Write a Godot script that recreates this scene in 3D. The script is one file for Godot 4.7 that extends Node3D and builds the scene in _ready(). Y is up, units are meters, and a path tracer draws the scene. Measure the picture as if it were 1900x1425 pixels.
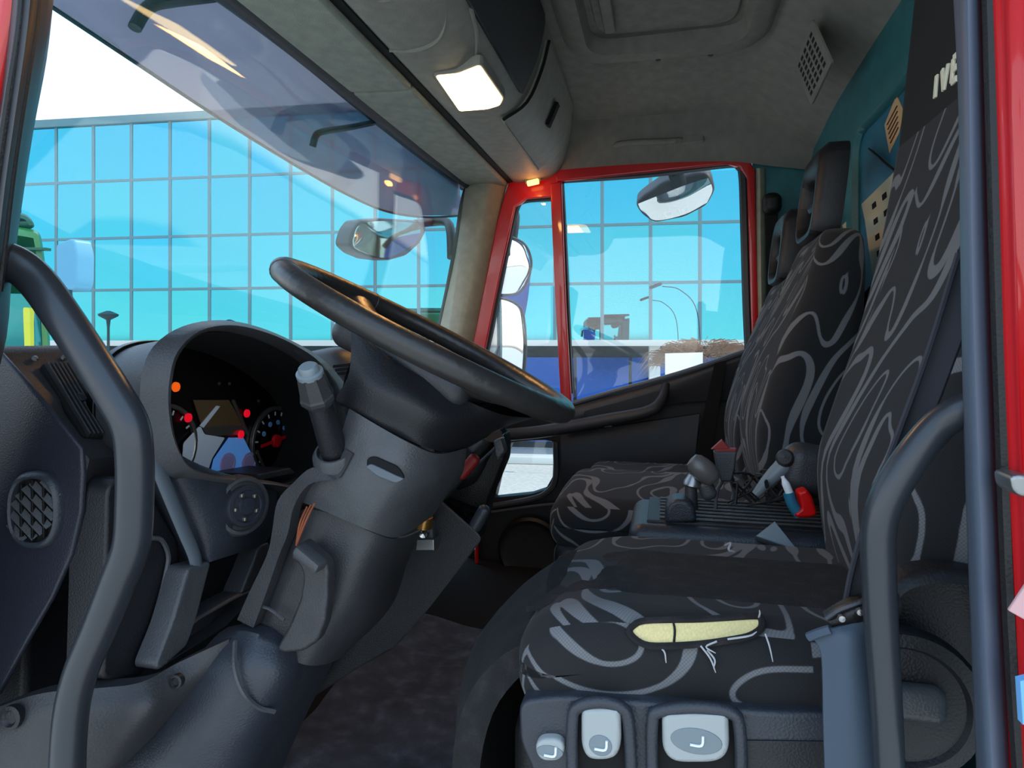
extends Node3D

func _ready() -> void:
	make_camera_sky_light()
	make_materials()
	make_outside()
	make_shell()
	make_far_door()
	make_header()
	make_dashboard()
	make_column_and_wheel()
	make_driver_seat()
	make_passenger_seats()
	make_console()
	make_near_frame()
	make_mirrors_and_visor()


func make_camera_sky_light() -> void:
	var cam := Camera3D.new()
	cam.name = "camera"
	# level camera, eye 2.1 m above the ground beside the open door; the lens is shifted down a little
	var near := 0.05
	var focal := 1200.0
	cam.set_frustum(near * 1425.0 / focal, Vector2(0, -near * 72.5 / focal), near, 400.0)
	cam.position = Vector3(0, 2.1, 0)
	cam.rotation.y = atan(285.0 / 1200.0)
	add_child(cam)
	cam.current = true
	var sky_mat := ProceduralSkyMaterial.new()
	sky_mat.sky_top_color = Color(0.66, 0.8, 0.94)
	sky_mat.sky_horizon_color = Color(1.0, 0.985, 0.955)
	sky_mat.sky_curve = 0.16
	sky_mat.ground_horizon_color = Color(0.75, 0.76, 0.76)
	sky_mat.ground_bottom_color = Color(0.5, 0.5, 0.5)
	sky_mat.sky_energy_multiplier = 1.5
	# the sun stands high behind the cab: it lights the yard, not the inside
	var sun := DirectionalLight3D.new()
	sun.name = "sun"
	sun.light_color = Color(1.0, 0.96, 0.88)
	sun.light_energy = 1.1
	sun.shadow_enabled = true
	sun.light_angular_distance = 0.6
	sun.basis = Basis.looking_at(Vector3(-cos(deg_to_rad(52)), -sin(deg_to_rad(52)), 0.0))
	add_child(sun)
	var sky := Sky.new()
	sky.sky_material = sky_mat
	var env := Environment.new()
	env.background_mode = Environment.BG_SKY
	env.sky = sky
	env.tonemap_mode = Environment.TONE_MAPPER_LINEAR
	env.tonemap_exposure = 1.0
	env.sdfgi_enabled = true
	env.ssao_enabled = true
	env.ssil_enabled = true
	var we := WorldEnvironment.new()
	we.name = "world_environment"
	we.environment = env
	add_child(we)


# ---------------------------------------------------------------- geometry helpers
class Mb:
	var v := PackedVector3Array()
	var uv := PackedVector2Array()
	func tri(a: Vector3, b: Vector3, c: Vector3, ua := Vector2.ZERO, ub := Vector2.ZERO, uc := Vector2.ZERO) -> void:
		v.append(a); v.append(b); v.append(c)
		uv.append(ua); uv.append(ub); uv.append(uc)
	func quad(a: Vector3, b: Vector3, c: Vector3, d: Vector3, ua := Vector2.ZERO, ub := Vector2.ZERO, uc := Vector2.ZERO, ud := Vector2.ZERO) -> void:
		tri(a, b, c, ua, ub, uc); tri(a, c, d, ua, uc, ud)


func V(x: float, y: float, z: float) -> Vector3:
	return Vector3(x, y, z)


# smooth curve through points
func cr(p: Array, n := 6, closed := false) -> Array:
	var out := []
	var m := p.size()
	var last := m if closed else m - 1
	for i in last:
		var p0: Vector3 = p[(i - 1 + m) % m] if closed or i > 0 else p[0] * 2.0 - p[1]
		var p1: Vector3 = p[i]
		var p2: Vector3 = p[(i + 1) % m]
		var p3: Vector3 = p[(i + 2) % m] if closed or i + 2 < m else p2 * 2.0 - p1
		for k in n:
			out.append(p1.cubic_interpolate(p2, p0, p3, float(k) / n))
	if not closed:
		out.append(p[m - 1])
	return out


# a surface through rows of points; uv in metres
func grid(m: Mb, rows: Array, wrap := false, flip := false, uv0 := Vector2.ZERO) -> void:
	var nr := rows.size()
	var nc: int = rows[0].size()
	var vv := uv0.y
	var prev: Array = []
	for i in nr:
		var us := [uv0.x]
		var tot := uv0.x
		for j in range(1, nc + (1 if wrap else 0)):
			tot += rows[i][j % nc].distance_to(rows[i][j - 1])
			us.append(tot)
		var vn := vv
		if i > 0:
			vn = vv + rows[i][nc / 2].distance_to(rows[i - 1][nc / 2])
			for j in (nc if wrap else nc - 1):
				var k := (j + 1) % nc
				if flip:
					m.quad(rows[i - 1][j], rows[i][j], rows[i][k], rows[i - 1][k], Vector2(prev[j], vv), Vector2(us[j], vn), Vector2(us[j + 1], vn), Vector2(prev[j + 1], vv))
				else:
					m.quad(rows[i - 1][j], rows[i - 1][k], rows[i][k], rows[i][j], Vector2(prev[j], vv), Vector2(prev[j + 1], vv), Vector2(us[j + 1], vn), Vector2(us[j], vn))
		prev = us
		vv = vn


func fan(m: Mb, ring: Array, flip := false) -> void:
	var c := Vector3.ZERO
	for p in ring: c += p
	c /= ring.size()
	for i in ring.size():
		var a: Vector3 = ring[i]
		var b: Vector3 = ring[(i + 1) % ring.size()]
		if flip: m.tri(c, b, a, Vector2(c.x, c.y), Vector2(b.x, b.y), Vector2(a.x, a.y))
		else: m.tri(c, a, b, Vector2(c.x, c.y), Vector2(a.x, a.y), Vector2(b.x, b.y))


# closed loft through rings of equal size
func loft(m: Mb, rings: Array) -> void:
	grid(m, rings, true)
	fan(m, rings[0], true)
	fan(m, rings[rings.size() - 1])


func tube(m: Mb, path: Array, r: Variant, sides := 12, closed := false, squash := 1.0, up := Vector3.UP) -> void:
	var rings := []
	var n := path.size()
	var nor := Vector3.ZERO
	for i in n:
		var a: Vector3 = path[(i - 1 + n) % n] if closed else path[maxi(i - 1, 0)]
		var b: Vector3 = path[(i + 1) % n] if closed else path[mini(i + 1, n - 1)]
		var t := (b - a).normalized()
		if i == 0:
			nor = up - t * up.dot(t)
			if nor.length() < 0.05:
				nor = Vector3.RIGHT - t * t.x
		else:
			nor = nor - t * nor.dot(t)
		nor = nor.normalized()
		var bi := t.cross(nor)
		var rad: float = r[i] if r is Array else r
		var ring := []
		for k in sides:
			var an := TAU * k / sides
			ring.append(path[i] + (nor * cos(an) * squash + bi * sin(an)) * rad)
		rings.append(ring)
	if closed:
		rings.append(rings[0])
		grid(m, rings, true)
	else:
		loft(m, rings)


# turned shape: profile of Vector2(radius, height) along an axis
func lathe(m: Mb, at: Vector3, axis: Vector3, prof: Array, segs := 24, squash := Vector2.ONE, up := Vector3.UP) -> void:
	var t := axis.normalized()
	var nor := up - t * up.dot(t)
	if nor.length() < 0.05: nor = Vector3.RIGHT - t * t.x
	nor = nor.normalized()
	var bi := t.cross(nor)
	var rings := []
	for p in prof:
		var ring := []
		for k in segs:
			var an := TAU * k / segs
			ring.append(at + t * p.y + (nor * cos(an) * squash.x + bi * sin(an) * squash.y) * maxf(p.x, 0.00005))
		rings.append(ring)
	loft(m, rings)


# box with rounded edges, optionally bent by a function of its local points
func rbox(m: Mb, at: Vector3, size: Vector3, r: float, basis := Basis.IDENTITY, seg := 2, sub := 1, bend: Variant = null) -> void:
	var h := size / 2.0
	r = minf(r, minf(h.x, minf(h.y, h.z)) * 0.999)
	var ax := []
	for d in 3:
		var l := []
		for i in seg: l.append(-h[d] + r - r * tan(PI / 4 * (1.0 - float(i) / seg)))
		for i in sub + 1: l.append(lerpf(-h[d] + r, h[d] - r, float(i) / sub))
		for i in seg: l.append(h[d] - r + r * tan(PI / 4 * float(i + 1) / seg))
		ax.append(l)
	for d in 3:
		var e := (d + 1) % 3
		var f := (d + 2) % 3
		for sgn in [-1.0, 1.0]:
			var rows := []
			for a in ax[e]:
				var row := []
				for b in ax[f]:
					var p := Vector3.ZERO
					p[d] = h[d] * sgn; p[e] = a; p[f] = b
					var q := Vector3(clampf(p.x, -h.x + r, h.x - r), clampf(p.y, -h.y + r, h.y - r), clampf(p.z, -h.z + r, h.z - r))
					p = q + (p - q).normalized() * r
					if bend != null: p = bend.call(p)
					row.append(at + basis * p)
				rows.append(row)
			grid(m, rows, false, sgn < 0, Vector2(0.13 * d, 0.21 * d))


func plane_axes(p: Array) -> Array:
	var n := Vector3.ZERO
	for i in p.size():
		var a: Vector3 = p[i]
		var b: Vector3 = p[(i + 1) % p.size()]
		n += (a - p[0]).cross(b - p[0])
	n = n.normalized()
	var ux: Vector3 = Vector3.RIGHT - n * n.x if absf(n.x) < 0.9 else Vector3.FORWARD - n * n.dot(Vector3.FORWARD)
	ux = ux.normalized()
	return [ux, n.cross(ux), n]


func inset(p: Array, d: float) -> Array:
	var ax := plane_axes(p)
	var n: Vector3 = ax[2]
	var out := []
	for i in p.size():
		var a: Vector3 = p[(i - 1 + p.size()) % p.size()]
		var b: Vector3 = p[i]
		var c: Vector3 = p[(i + 1) % p.size()]
		var n1 := n.cross((b - a).normalized())
		var n2 := n.cross((c - b).normalized())
		var s := n1 + n2
		var k := s.length_squared()
		out.append(b + s * (2.0 * d / maxf(k, 0.8)))
	return out


# rounded corners
func rnd(p: Array, r: float, n := 4) -> Array:
	var out := []
	for i in p.size():
		var a: Vector3 = p[(i - 1 + p.size()) % p.size()]
		var b: Vector3 = p[i]
		var c: Vector3 = p[(i + 1) % p.size()]
		var s := b + (a - b).normalized() * minf(r, a.distance_to(b) * 0.48)
		var e := b + (c - b).normalized() * minf(r, c.distance_to(b) * 0.48)
		for k in n + 1:
			var t := float(k) / n
			out.append(s.lerp(b, t).lerp(b.lerp(e, t), t))
	return out


func cap(m: Mb, p: Array, flip: bool) -> void:
	var ax := plane_axes(p)
	var q := PackedVector2Array()
	for a in p: q.append(Vector2(a.dot(ax[0]), a.dot(ax[1])))
	var idx := Geometry2D.triangulate_polygon(q)
	for i in range(0, idx.size(), 3):
		var a := idx[i]; var b := idx[i + 1]; var c := idx[i + 2]
		var nn: Vector3 = (p[b] - p[a]).cross(p[c] - p[a])
		if (nn.dot(ax[2]) < 0) != flip:
			var s := b; b = c; c = s
		m.tri(p[a], p[b], p[c], q[a], q[b], q[c])


# plate: outline, thickness vector from the front face to the back, bevel of the front edge
func slab(m: Mb, p: Array, th: Vector3, bev := 0.003) -> void:
	var d := th.normalized()
	var f := inset(p, bev)
	var mid := []
	var back := []
	var f2 := []
	for i in p.size():
		f2.append(f[i].lerp(p[i], 0.6) + d * bev * 0.25)
		mid.append(p[i] + d * minf(bev, th.length() * 0.5))
		back.append(p[i] + th)
	cap(m, f, false)
	grid(m, [f, f2, mid, back], true, true)
	cap(m, back, true)


# frame between two loops with the same number of points
func ring(m: Mb, o: Array, i: Array, th: Vector3, bev := 0.003) -> void:
	var d := th.normalized() * bev
	var fo := []
	var fi := []
	var ob := []
	var ib := []
	var om := []
	var im := []
	for k in o.size():
		var w: Vector3 = i[k] - o[k]
		var s := w.normalized() * minf(bev, w.length() * 0.3)
		fo.append(o[k] + s); fi.append(i[k] - s)
		om.append(o[k] + d); im.append(i[k] + d)
		ob.append(o[k] + th); ib.append(i[k] + th)
	var all := [ob, om, fo, fi, im, ib, ob]
	grid(m, all, true)


# skin: smooth shell through rows of control points, with a thickness vector
func skin(m: Mb, ctl: Array, th: Vector3, n := 5, nv := 5) -> void:
	var rows := []
	var across := []
	for r in ctl: across.append(cr(r, n))
	var nc: int = across[0].size()
	var cols := []
	for j in nc:
		var col := []
		for r in across: col.append(r[j])
		cols.append(cr(col, nv))
	for i in cols[0].size():
		var row := []
		for j in nc: row.append(cols[j][i])
		rows.append(row)
	var back := []
	for r in rows:
		var b := []
		for p in r: b.append(p + th)
		back.append(b)
	grid(m, rows)
	grid(m, back, false, true)
	var last := rows.size() - 1
	var e0 := []; var e1 := []; var e2 := []; var e3 := []
	for r in rows:
		e0.append(r[0]); e1.append(r[nc - 1])
	for r in back:
		e2.append(r[0]); e3.append(r[nc - 1])
	grid(m, [e0, e2], false, false)
	grid(m, [e1, e3], false, true)
	grid(m, [rows[0], back[0]], false, true)
	grid(m, [rows[last], back[last]], false, false)


func box(m: Mb, a: Vector3, b: Vector3, r := 0.004) -> void:
	rbox(m, (a + b) / 2.0, (a - b).abs(), r, Basis.IDENTITY, 1)


func bar(m: Mb, a: Vector3, b: Vector3, w: float, t: float, up := Vector3.UP, r := 0.001) -> void:
	var d := (b - a)
	var z := d.normalized()
	var x := up.cross(z)
	if x.length() < 0.01: x = Vector3.RIGHT.cross(z)
	x = x.normalized()
	rbox(m, (a + b) / 2.0, Vector3(w, t, d.length()), r, Basis(x, z.cross(x), z), 1)


func mesh_of(m: Mb, off: Transform3D, crease := 42.0) -> ArrayMesh:
	var n := m.v.size()
	var v := m.v
	var vol := 0.0
	var c := v[0]
	for i in range(0, n, 3):
		vol += (v[i] - c).dot((v[i + 1] - c).cross(v[i + 2] - c))
	var uv := m.uv
	if vol > 0.0:
		for i in range(0, n, 3):
			var t := v[i + 1]; v[i + 1] = v[i + 2]; v[i + 2] = t
			var s := uv[i + 1]; uv[i + 1] = uv[i + 2]; uv[i + 2] = s
	var fn := PackedVector3Array()
	var at := {}
	for i in range(0, n, 3):
		var nn := (v[i + 2] - v[i]).cross(v[i + 1] - v[i])
		fn.append(nn)
		for k in 3:
			var key := Vector3i((v[i + k] * 20000.0).round())
			if at.has(key): at[key].append(i / 3)
			else: at[key] = [i / 3]
	var nor := PackedVector3Array()
	nor.resize(n)
	var lim := cos(deg_to_rad(crease))
	for i in range(0, n, 3):
		var f := fn[i / 3]
		var fl := f.normalized()
		for k in 3:
			var s := Vector3.ZERO
			for j in at[Vector3i((v[i + k] * 20000.0).round())]:
				var g := fn[j]
				if g.normalized().dot(fl) > lim: s += g
			nor[i + k] = (off.basis.inverse() * s).normalized() if s.length_squared() > 0.0 else Vector3.UP
	var inv := off.affine_inverse()
	for i in n: v[i] = inv * v[i]
	var arr := []
	arr.resize(Mesh.ARRAY_MAX)
	arr[Mesh.ARRAY_VERTEX] = v
	arr[Mesh.ARRAY_NORMAL] = nor
	arr[Mesh.ARRAY_TEX_UV] = uv
	var am := ArrayMesh.new()
	am.add_surface_from_arrays(Mesh.PRIMITIVE_TRIANGLES, arr)
	return am


# ---------------------------------------------------------------- object helpers
var taken := {}

func numbered(called: String) -> String:
	taken[called] = taken.get(called, 0) + 1
	return called if taken[called] == 1 else "%s_%03d" % [called, taken[called] - 1]


func where(n: Node) -> Transform3D:
	var t := Transform3D.IDENTITY
	while n is Node3D and n != self:
		t = n.transform * t
		n = n.get_parent()
	return t


# one named mesh; m is in world coordinates
func obj(called: String, m: Mb, material: Material, parent: Node3D = self, label := "", crease := 42.0) -> MeshInstance3D:
	var o := MeshInstance3D.new()
	o.name = numbered(called) if parent == self else called
	o.mesh = mesh_of(m, where(parent), crease)
	o.material_override = material
	parent.add_child(o, true)
	if label != "": o.set_meta("label", label)
	return o


func thing(called: String, label: String, category: String, at := Vector3.ZERO, group := "") -> Node3D:
	var o := Node3D.new()
	o.name = numbered(called)
	o.position = at
	add_child(o)
	return tag(o, label, category, group)


func tag(o: Node3D, label: String, category: String, group := "") -> Node3D:
	o.set_meta("label", label)
	o.set_meta("category", category)
	if group != "": o.set_meta("group", group)
	return o


func structure(called: String, label: String, category: String, at := Vector3.ZERO) -> Node3D:
	var o := thing(called, label, category, at)
	o.set_meta("kind", "structure")
	return o


func struct(called: String, m: Mb, material: Material, label: String, category: String) -> MeshInstance3D:
	var o := obj(called, m, material)
	tag(o, label, category)
	o.set_meta("kind", "structure")
	return o


func ellipse(c: Vector3, a: Vector3, b: Vector3, n := 24, pw := 1.0) -> Array:
	var out := []
	for k in n:
		var t := TAU * k / n
		var x := cos(t); var y := sin(t)
		out.append(c + a * signf(x) * pow(absf(x), pw) + b * signf(y) * pow(absf(y), pw))
	return out


# ---------------------------------------------------------------- materials
var M := {}
var grain: ImageTexture
var leather: ImageTexture
var soil: ImageTexture

func seamless(sd: int, freq: float, oct: int, size := 512, kind := FastNoiseLite.TYPE_SIMPLEX_SMOOTH) -> Image:
	var n := FastNoiseLite.new()
	n.seed = sd
	n.frequency = freq
	n.noise_type = kind
	n.fractal_octaves = oct
	return n.get_seamless_image(size, size)


func mat(called: String, color: Color, rough: float, metal := 0.0) -> StandardMaterial3D:
	var m := StandardMaterial3D.new()
	m.resource_name = called
	m.albedo_color = color
	m.roughness = rough
	m.metallic = metal
	m.cull_mode = BaseMaterial3D.CULL_DISABLED
	M[called] = m
	return m


func bumped(m: StandardMaterial3D, tex: Texture2D, size: float, k: float) -> StandardMaterial3D:
	m.uv1_triplanar = true
	m.uv1_world_triplanar = true
	m.uv1_scale = Vector3.ONE / size
	m.normal_enabled = true
	m.normal_texture = tex
	m.normal_scale = k
	return m


func worn(m: StandardMaterial3D, tex: Texture2D) -> StandardMaterial3D:
	m.albedo_texture = tex
	return m


func pane(called: String, color: Color, alpha: float) -> StandardMaterial3D:
	var m := mat(called, Color(color, alpha), 0.02)
	m.transparency = BaseMaterial3D.TRANSPARENCY_ALPHA
	return m


func swirl_texture() -> ImageTexture:
	var n := 768
	var a := FastNoiseLite.new()
	a.seed = 11
	a.frequency = 3.1
	a.fractal_octaves = 2
	a.fractal_gain = 0.28
	a.noise_type = FastNoiseLite.TYPE_SIMPLEX_SMOOTH
	var w := FastNoiseLite.new()
	w.seed = 5
	w.frequency = 5.0
	w.fractal_octaves = 1
	var img := Image.create(n, n, false, Image.FORMAT_RGB8)
	var field := PackedFloat32Array()
	field.resize((n + 1) * (n + 1))
	for y in n + 1:
		for x in n + 1:
			var p := Vector2(x, y) / n
			field[y * (n + 1) + x] = a.get_noise_2d(p.x * 1.3, p.y * 0.55) * 2.9
	for y in n:
		for x in n:
			var f := field[y * (n + 1) + x]
			var gx := field[y * (n + 1) + x + 1] - f
			var gy := field[(y + 1) * (n + 1) + x] - f
			var g := sqrt(gx * gx + gy * gy) + 0.0006
			var d := absf(f - floorf(f) - 0.5) / g
			var width := 3.4 + 6.0 * maxf(0.0, w.get_noise_2d(float(x) / n, float(y) / n) + 0.12) * 1.6
			var k := clampf(width - d, 0.0, 1.0)
			var weave := 0.85 + 0.15 * float((x / 2 + y / 2) % 2)
			var c := Color(0.115, 0.112, 0.12).lerp(Color(0.44, 0.44, 0.45), k) * weave
			img.set_pixel(x, y, c)
	img.generate_mipmaps()
	return ImageTexture.create_from_image(img)


func make_materials() -> void:
	var gi := seamless(3, 0.2, 2)
	gi.bump_map_to_normal_map(2.5)
	grain = ImageTexture.create_from_image(gi)
	var li := seamless(8, 0.03, 3, 512, FastNoiseLite.TYPE_CELLULAR)
	li.bump_map_to_normal_map(5.0)
	leather = ImageTexture.create_from_image(li)
	var si := seamless(21, 0.012, 5)
	for y in si.get_height():
		for x in si.get_width():
			var g := si.get_pixel(x, y).r
			g = clampf(0.88 + g * 0.13, 0.0, 1.0)
			si.set_pixel(x, y, Color(g, g, g))
	soil = ImageTexture.create_from_image(si)
	var fi := seamless(33, 0.016, 6)
	for y in fi.get_height():
		for x in fi.get_width():
			var g := clampf(0.6 + pow(fi.get_pixel(x, y).r, 2.0) * 0.55, 0.0, 1.0)
			fi.set_pixel(x, y, Color(g, g, g))
	var scuff := ImageTexture.create_from_image(fi)
	# cab plastics
	worn(bumped(mat("plastic_blue_grey", Color(0.195, 0.21, 0.24), 0.42), grain, 0.3, 0.3), soil)
	worn(bumped(mat("plastic_grey", Color(0.29, 0.293, 0.305), 0.42), grain, 0.3, 0.3), soil)
	worn(bumped(mat("plastic_mid", Color(0.22, 0.218, 0.228), 0.48), grain, 0.3, 0.3), soil)
	bumped(mat("plastic_dark", Color(0.1, 0.1, 0.115), 0.5), grain, 0.3, 0.3)
	bumped(mat("plastic_navy", Color(0.135, 0.145, 0.185), 0.42), grain, 0.3, 0.25)
	bumped(mat("panel_black", Color(0.075, 0.078, 0.09), 0.5), grain, 0.3, 0.3)
	bumped(mat("plastic_black", Color(0.045, 0.045, 0.05), 0.5), grain, 0.3, 0.3)
	mat("void", Color(0.012, 0.012, 0.014), 0.9)
	bumped(mat("handle", Color(0.18, 0.19, 0.21), 0.28), grain, 0.04, 0.25)
	bumped(mat("rubber", Color(0.12, 0.12, 0.14), 0.45), grain, 0.06, 0.2)
	bumped(mat("seal_grey", Color(0.3, 0.34, 0.4), 0.5), grain, 0.06, 0.2)
	worn(bumped(mat("wheel_leather", Color(0.19, 0.18, 0.175), 0.36), leather, 0.2, 0.35), soil)
	worn(bumped(mat("headliner", Color(0.56, 0.535, 0.495), 0.9), grain, 0.3, 0.35), soil)
	worn(bumped(mat("header_plastic", Color(0.6, 0.58, 0.535), 0.6), grain, 0.3, 0.4), soil)
	worn(bumped(mat("header_flap", Color(0.62, 0.63, 0.575), 0.65), grain, 0.3, 0.4), soil)
	worn(bumped(mat("pillar_cream", Color(0.66, 0.65, 0.57), 0.6), grain, 0.3, 0.4), soil)
	worn(bumped(mat("teal_paint", Color(0.2, 0.47, 0.49), 0.5), grain, 0.5, 0.1), soil)
	worn(bumped(mat("teal_panel", Color(0.16, 0.46, 0.57), 0.45), grain, 0.5, 0.1), soil)
	var red := mat("red_paint", Color(0.78, 0.012, 0.045), 0.35)
	red.clearcoat_enabled = true
	red.clearcoat = 0.8
	red.clearcoat_roughness = 0.06
	var fabric := mat("swirl_fabric", Color(1, 1, 1), 0.95)
	fabric.albedo_texture = swirl_texture()
	fabric.uv1_scale = Vector3(1.45, 1.45, 1)
	fabric.rim_enabled = true
	fabric.rim = 0.08
	worn(bumped(mat("plain_fabric", Color(0.165, 0.155, 0.16), 0.95), grain, 0.3, 0.6), scuff)
	bumped(mat("black_fabric", Color(0.06, 0.06, 0.065), 0.9), grain, 0.02, 0.5)
	bumped(mat("belt", Color(0.23, 0.28, 0.335), 0.7), grain, 0.01, 0.6)
	bumped(mat("belt_dark", Color(0.17, 0.17, 0.2), 0.75), grain, 0.01, 0.6)
	worn(bumped(mat("foam", Color(0.97, 0.88, 0.62), 0.9), grain, 0.02, 0.8), soil)
	mat("thread", Color(0.68, 0.68, 0.69), 0.8)
	bumped(mat("button_grey", Color(0.62, 0.635, 0.63), 0.4), grain, 0.05, 0.15)
	mat("button_oval", Color(0.45, 0.49, 0.51), 0.4)
	mat("white_print", Color(0.92, 0.93, 0.94), 0.5)
	mat("lettering", Color(0.86, 0.84, 0.74), 0.6)
	worn(bumped(mat("floor_mat", Color(0.34, 0.38, 0.45), 0.8), grain, 0.5, 0.5), scuff)
	bumped(mat("knob_grey", Color(0.38, 0.365, 0.355), 0.3), grain, 0.3, 0.1)
	mat("floor_steel", Color(0.05, 0.05, 0.055), 0.95)
	mat("trim_light", Color(0.34, 0.37, 0.4), 0.45)  # pale tone of the painted edge highlights and the slot insert
	mat("pale_pink", Color(0.8, 0.62, 0.62), 0.6)
	mat("steel", Color(0.6, 0.6, 0.6), 0.35, 0.9)
	mat("chrome", Color(0.9, 0.9, 0.92), 0.12, 1.0)
	mat("brass", Color(0.75, 0.55, 0.3), 0.35, 0.9)
	mat("copper", Color(0.6, 0.32, 0.2), 0.5, 0.4)
	mat("mirror_glass", Color(0.93, 0.94, 0.94), 0.02, 1.0)
	mat("cream_plastic", Color(0.83, 0.8, 0.68), 0.6)
	mat("sticker_paper", Color(0.85, 0.7, 0.52), 0.7)
	mat("sticker_ink", Color(0.35, 0.22, 0.15), 0.7)
	mat("red_plastic", Color(0.85, 0.02, 0.02), 0.35)
	mat("red_tab", Color(0.55, 0.12, 0.12), 0.5)
	mat("gauge_black", Color(0.02, 0.02, 0.025), 0.3)
	mat("gauge_ring", Color(0.55, 0.53, 0.5), 0.3, 0.8)
	mat("gauge_mark", Color(0.85, 0.86, 0.85), 0.5)
	mat("needle_red", Color(0.85, 0.05, 0.1), 0.4)
	mat("lcd_brown", Color(0.42, 0.33, 0.22), 0.3)
	mat("panel_pale_blue", Color(0.45, 0.68, 0.9), 0.4)
	mat("panel_pink", Color(0.75, 0.66, 0.82), 0.4)
	mat("paper", Color(0.92, 0.94, 0.97), 0.7)  # white of the lens glare painted in the gauge cluster
	mat("blue_paint", Color(0.12, 0.35, 0.75), 0.3)
	pane("clear_glass", Color(0.8, 0.92, 0.97), 0.09)
	pane("windscreen_glass", Color(0.3, 0.85, 0.9), 0.05)
	pane("smoked_acrylic", Color(0.64, 0.58, 0.74), 0.7)


# ---------------------------------------------------------------- outside
# the facade runs almost parallel to the truck, twelve metres away; s runs along it, out stands proud of it
func fp(s: float, y: float, out := 0.0) -> Vector3:
	return V(-2.77 + 0.9963 * s + 0.0864 * out, y, -11.68 - 0.0864 * s + 0.9963 * out)


func fbox(m: Mb, s0: float, s1: float, y0: float, y1: float, o0: float, o1: float, r := 0.006) -> void:
	var b := Basis(V(0.9963, 0, -0.0864), Vector3.UP, V(0.0864, 0, 0.9963))
	rbox(m, (fp(s0, y0, o0) + fp(s1, y1, o1)) / 2.0, V(s1 - s0, y1 - y0, absf(o1 - o0)), r, b, 1)


func make_outside() -> void:
	bumped(mat("pavement", Color(0.8, 0.8, 0.77), 0.9), grain, 0.6, 0.5)
	worn(M.pavement, soil)
	var g := Mb.new()
	box(g, V(-160, -0.3, -160), V(160, 0, 160), 0.01)
	struct("ground", g, M.pavement, "pale concrete yard around the truck", "ground")
	var glass := []
	for k in 4:
		glass.append(mat("facade_glass_%d" % k, [Color(0.24, 0.63, 0.7), Color(0.26, 0.645, 0.71), Color(0.23, 0.635, 0.725), Color(0.25, 0.65, 0.7)][k], 0.015, 1.0))
	mat("mullion", Color(0.36, 0.5, 0.53), 0.5, 0.3)
	mat("soffit_pale", Color(0.78, 0.8, 0.78), 0.7)
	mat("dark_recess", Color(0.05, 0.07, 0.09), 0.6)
	mat("shop_glass", Color(0.14, 0.34, 0.68), 0.15, 0.6)  # blue tint painted in for reflected blue cars
	var b := thing("office_building", "office building with a grid of cyan mirror glass panes across the yard", "building", fp(-3, 0))
	var core := Mb.new()
	fbox(core, -15.0, 9.0, 2.14, 6.7, -6.0, -0.05, 0.01)
	obj("wall", core, M.dark_recess, b)
	var ys := [2.17, 3.22, 4.28, 5.45, 6.62]
	var rng := RandomNumberGenerator.new()
	rng.seed = 4
	for k in range(-4, 20):
		var s0 := -9.552 + 0.862 * k
		for r in 4:
			var p := Mb.new()
			var tilt := V(rng.randf_range(-0.004, 0.004), rng.randf_range(-0.003, 0.003), 0)
			var bs := Basis(V(0.9963, 0, -0.0864), Vector3.UP, V(0.0864, 0, 0.9963)) * Basis.from_euler(tilt)
			rbox(p, fp(s0 + 0.431, (ys[r] + ys[r + 1]) / 2.0, -0.012), V(0.83, ys[r + 1] - ys[r] - 0.03, 0.02), 0.003, bs, 1)
			obj("pane", p, glass[rng.randi() % 4], b)
	for k in range(-4, 21):
		var m := Mb.new()
		var s0 := -9.552 + 0.862 * k
		fbox(m, s0 - 0.032, s0 + 0.032, 2.17, 6.62, -0.04, 0.012)
		obj("mullion", m, M.mullion, b)
	for r in range(1, 4):
		var m := Mb.new()
		fbox(m, -13.0, 7.7, ys[r] - 0.028, ys[r] + 0.028, -0.04, 0.01)
		obj("transom", m, M.mullion, b)
	var cap_ := Mb.new()
	fbox(cap_, -15.0, 9.0, 6.6, 6.76, -6.0, 0.06)
	obj("parapet", cap_, M.mullion, b)
	var sof := Mb.new()
	fbox(sof, -15.0, 9.0, 2.08, 2.19, -6.0, 0.03)
	obj("soffit", sof, M.soffit_pale, b)
	var rec := Mb.new()
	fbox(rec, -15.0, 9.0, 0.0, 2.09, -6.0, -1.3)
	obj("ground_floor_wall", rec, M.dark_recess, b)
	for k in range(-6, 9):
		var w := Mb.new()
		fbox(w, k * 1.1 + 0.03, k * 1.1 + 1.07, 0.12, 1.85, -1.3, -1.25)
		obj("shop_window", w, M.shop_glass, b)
	for s in [-6.6, -1.6, 2.6, 6.9]:
		var c := Mb.new()
		fbox(c, s - 0.1, s + 0.1, 0.0, 2.1, -0.35, -0.12, 0.02)
		obj("column", c, M.soffit_pale, b)
	# low kerb along the foot of the building
	var kb := Mb.new()
	fbox(kb, -14.0, 9.0, 0.0, 0.14, 0.3, 0.6, 0.03)
	struct("kerb", kb, M.soffit_pale, "low pale kerb along the foot of the mirror glass building", "kerb")
	make_lamp_reflections()
	make_green_truck()
	make_bush()


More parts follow.
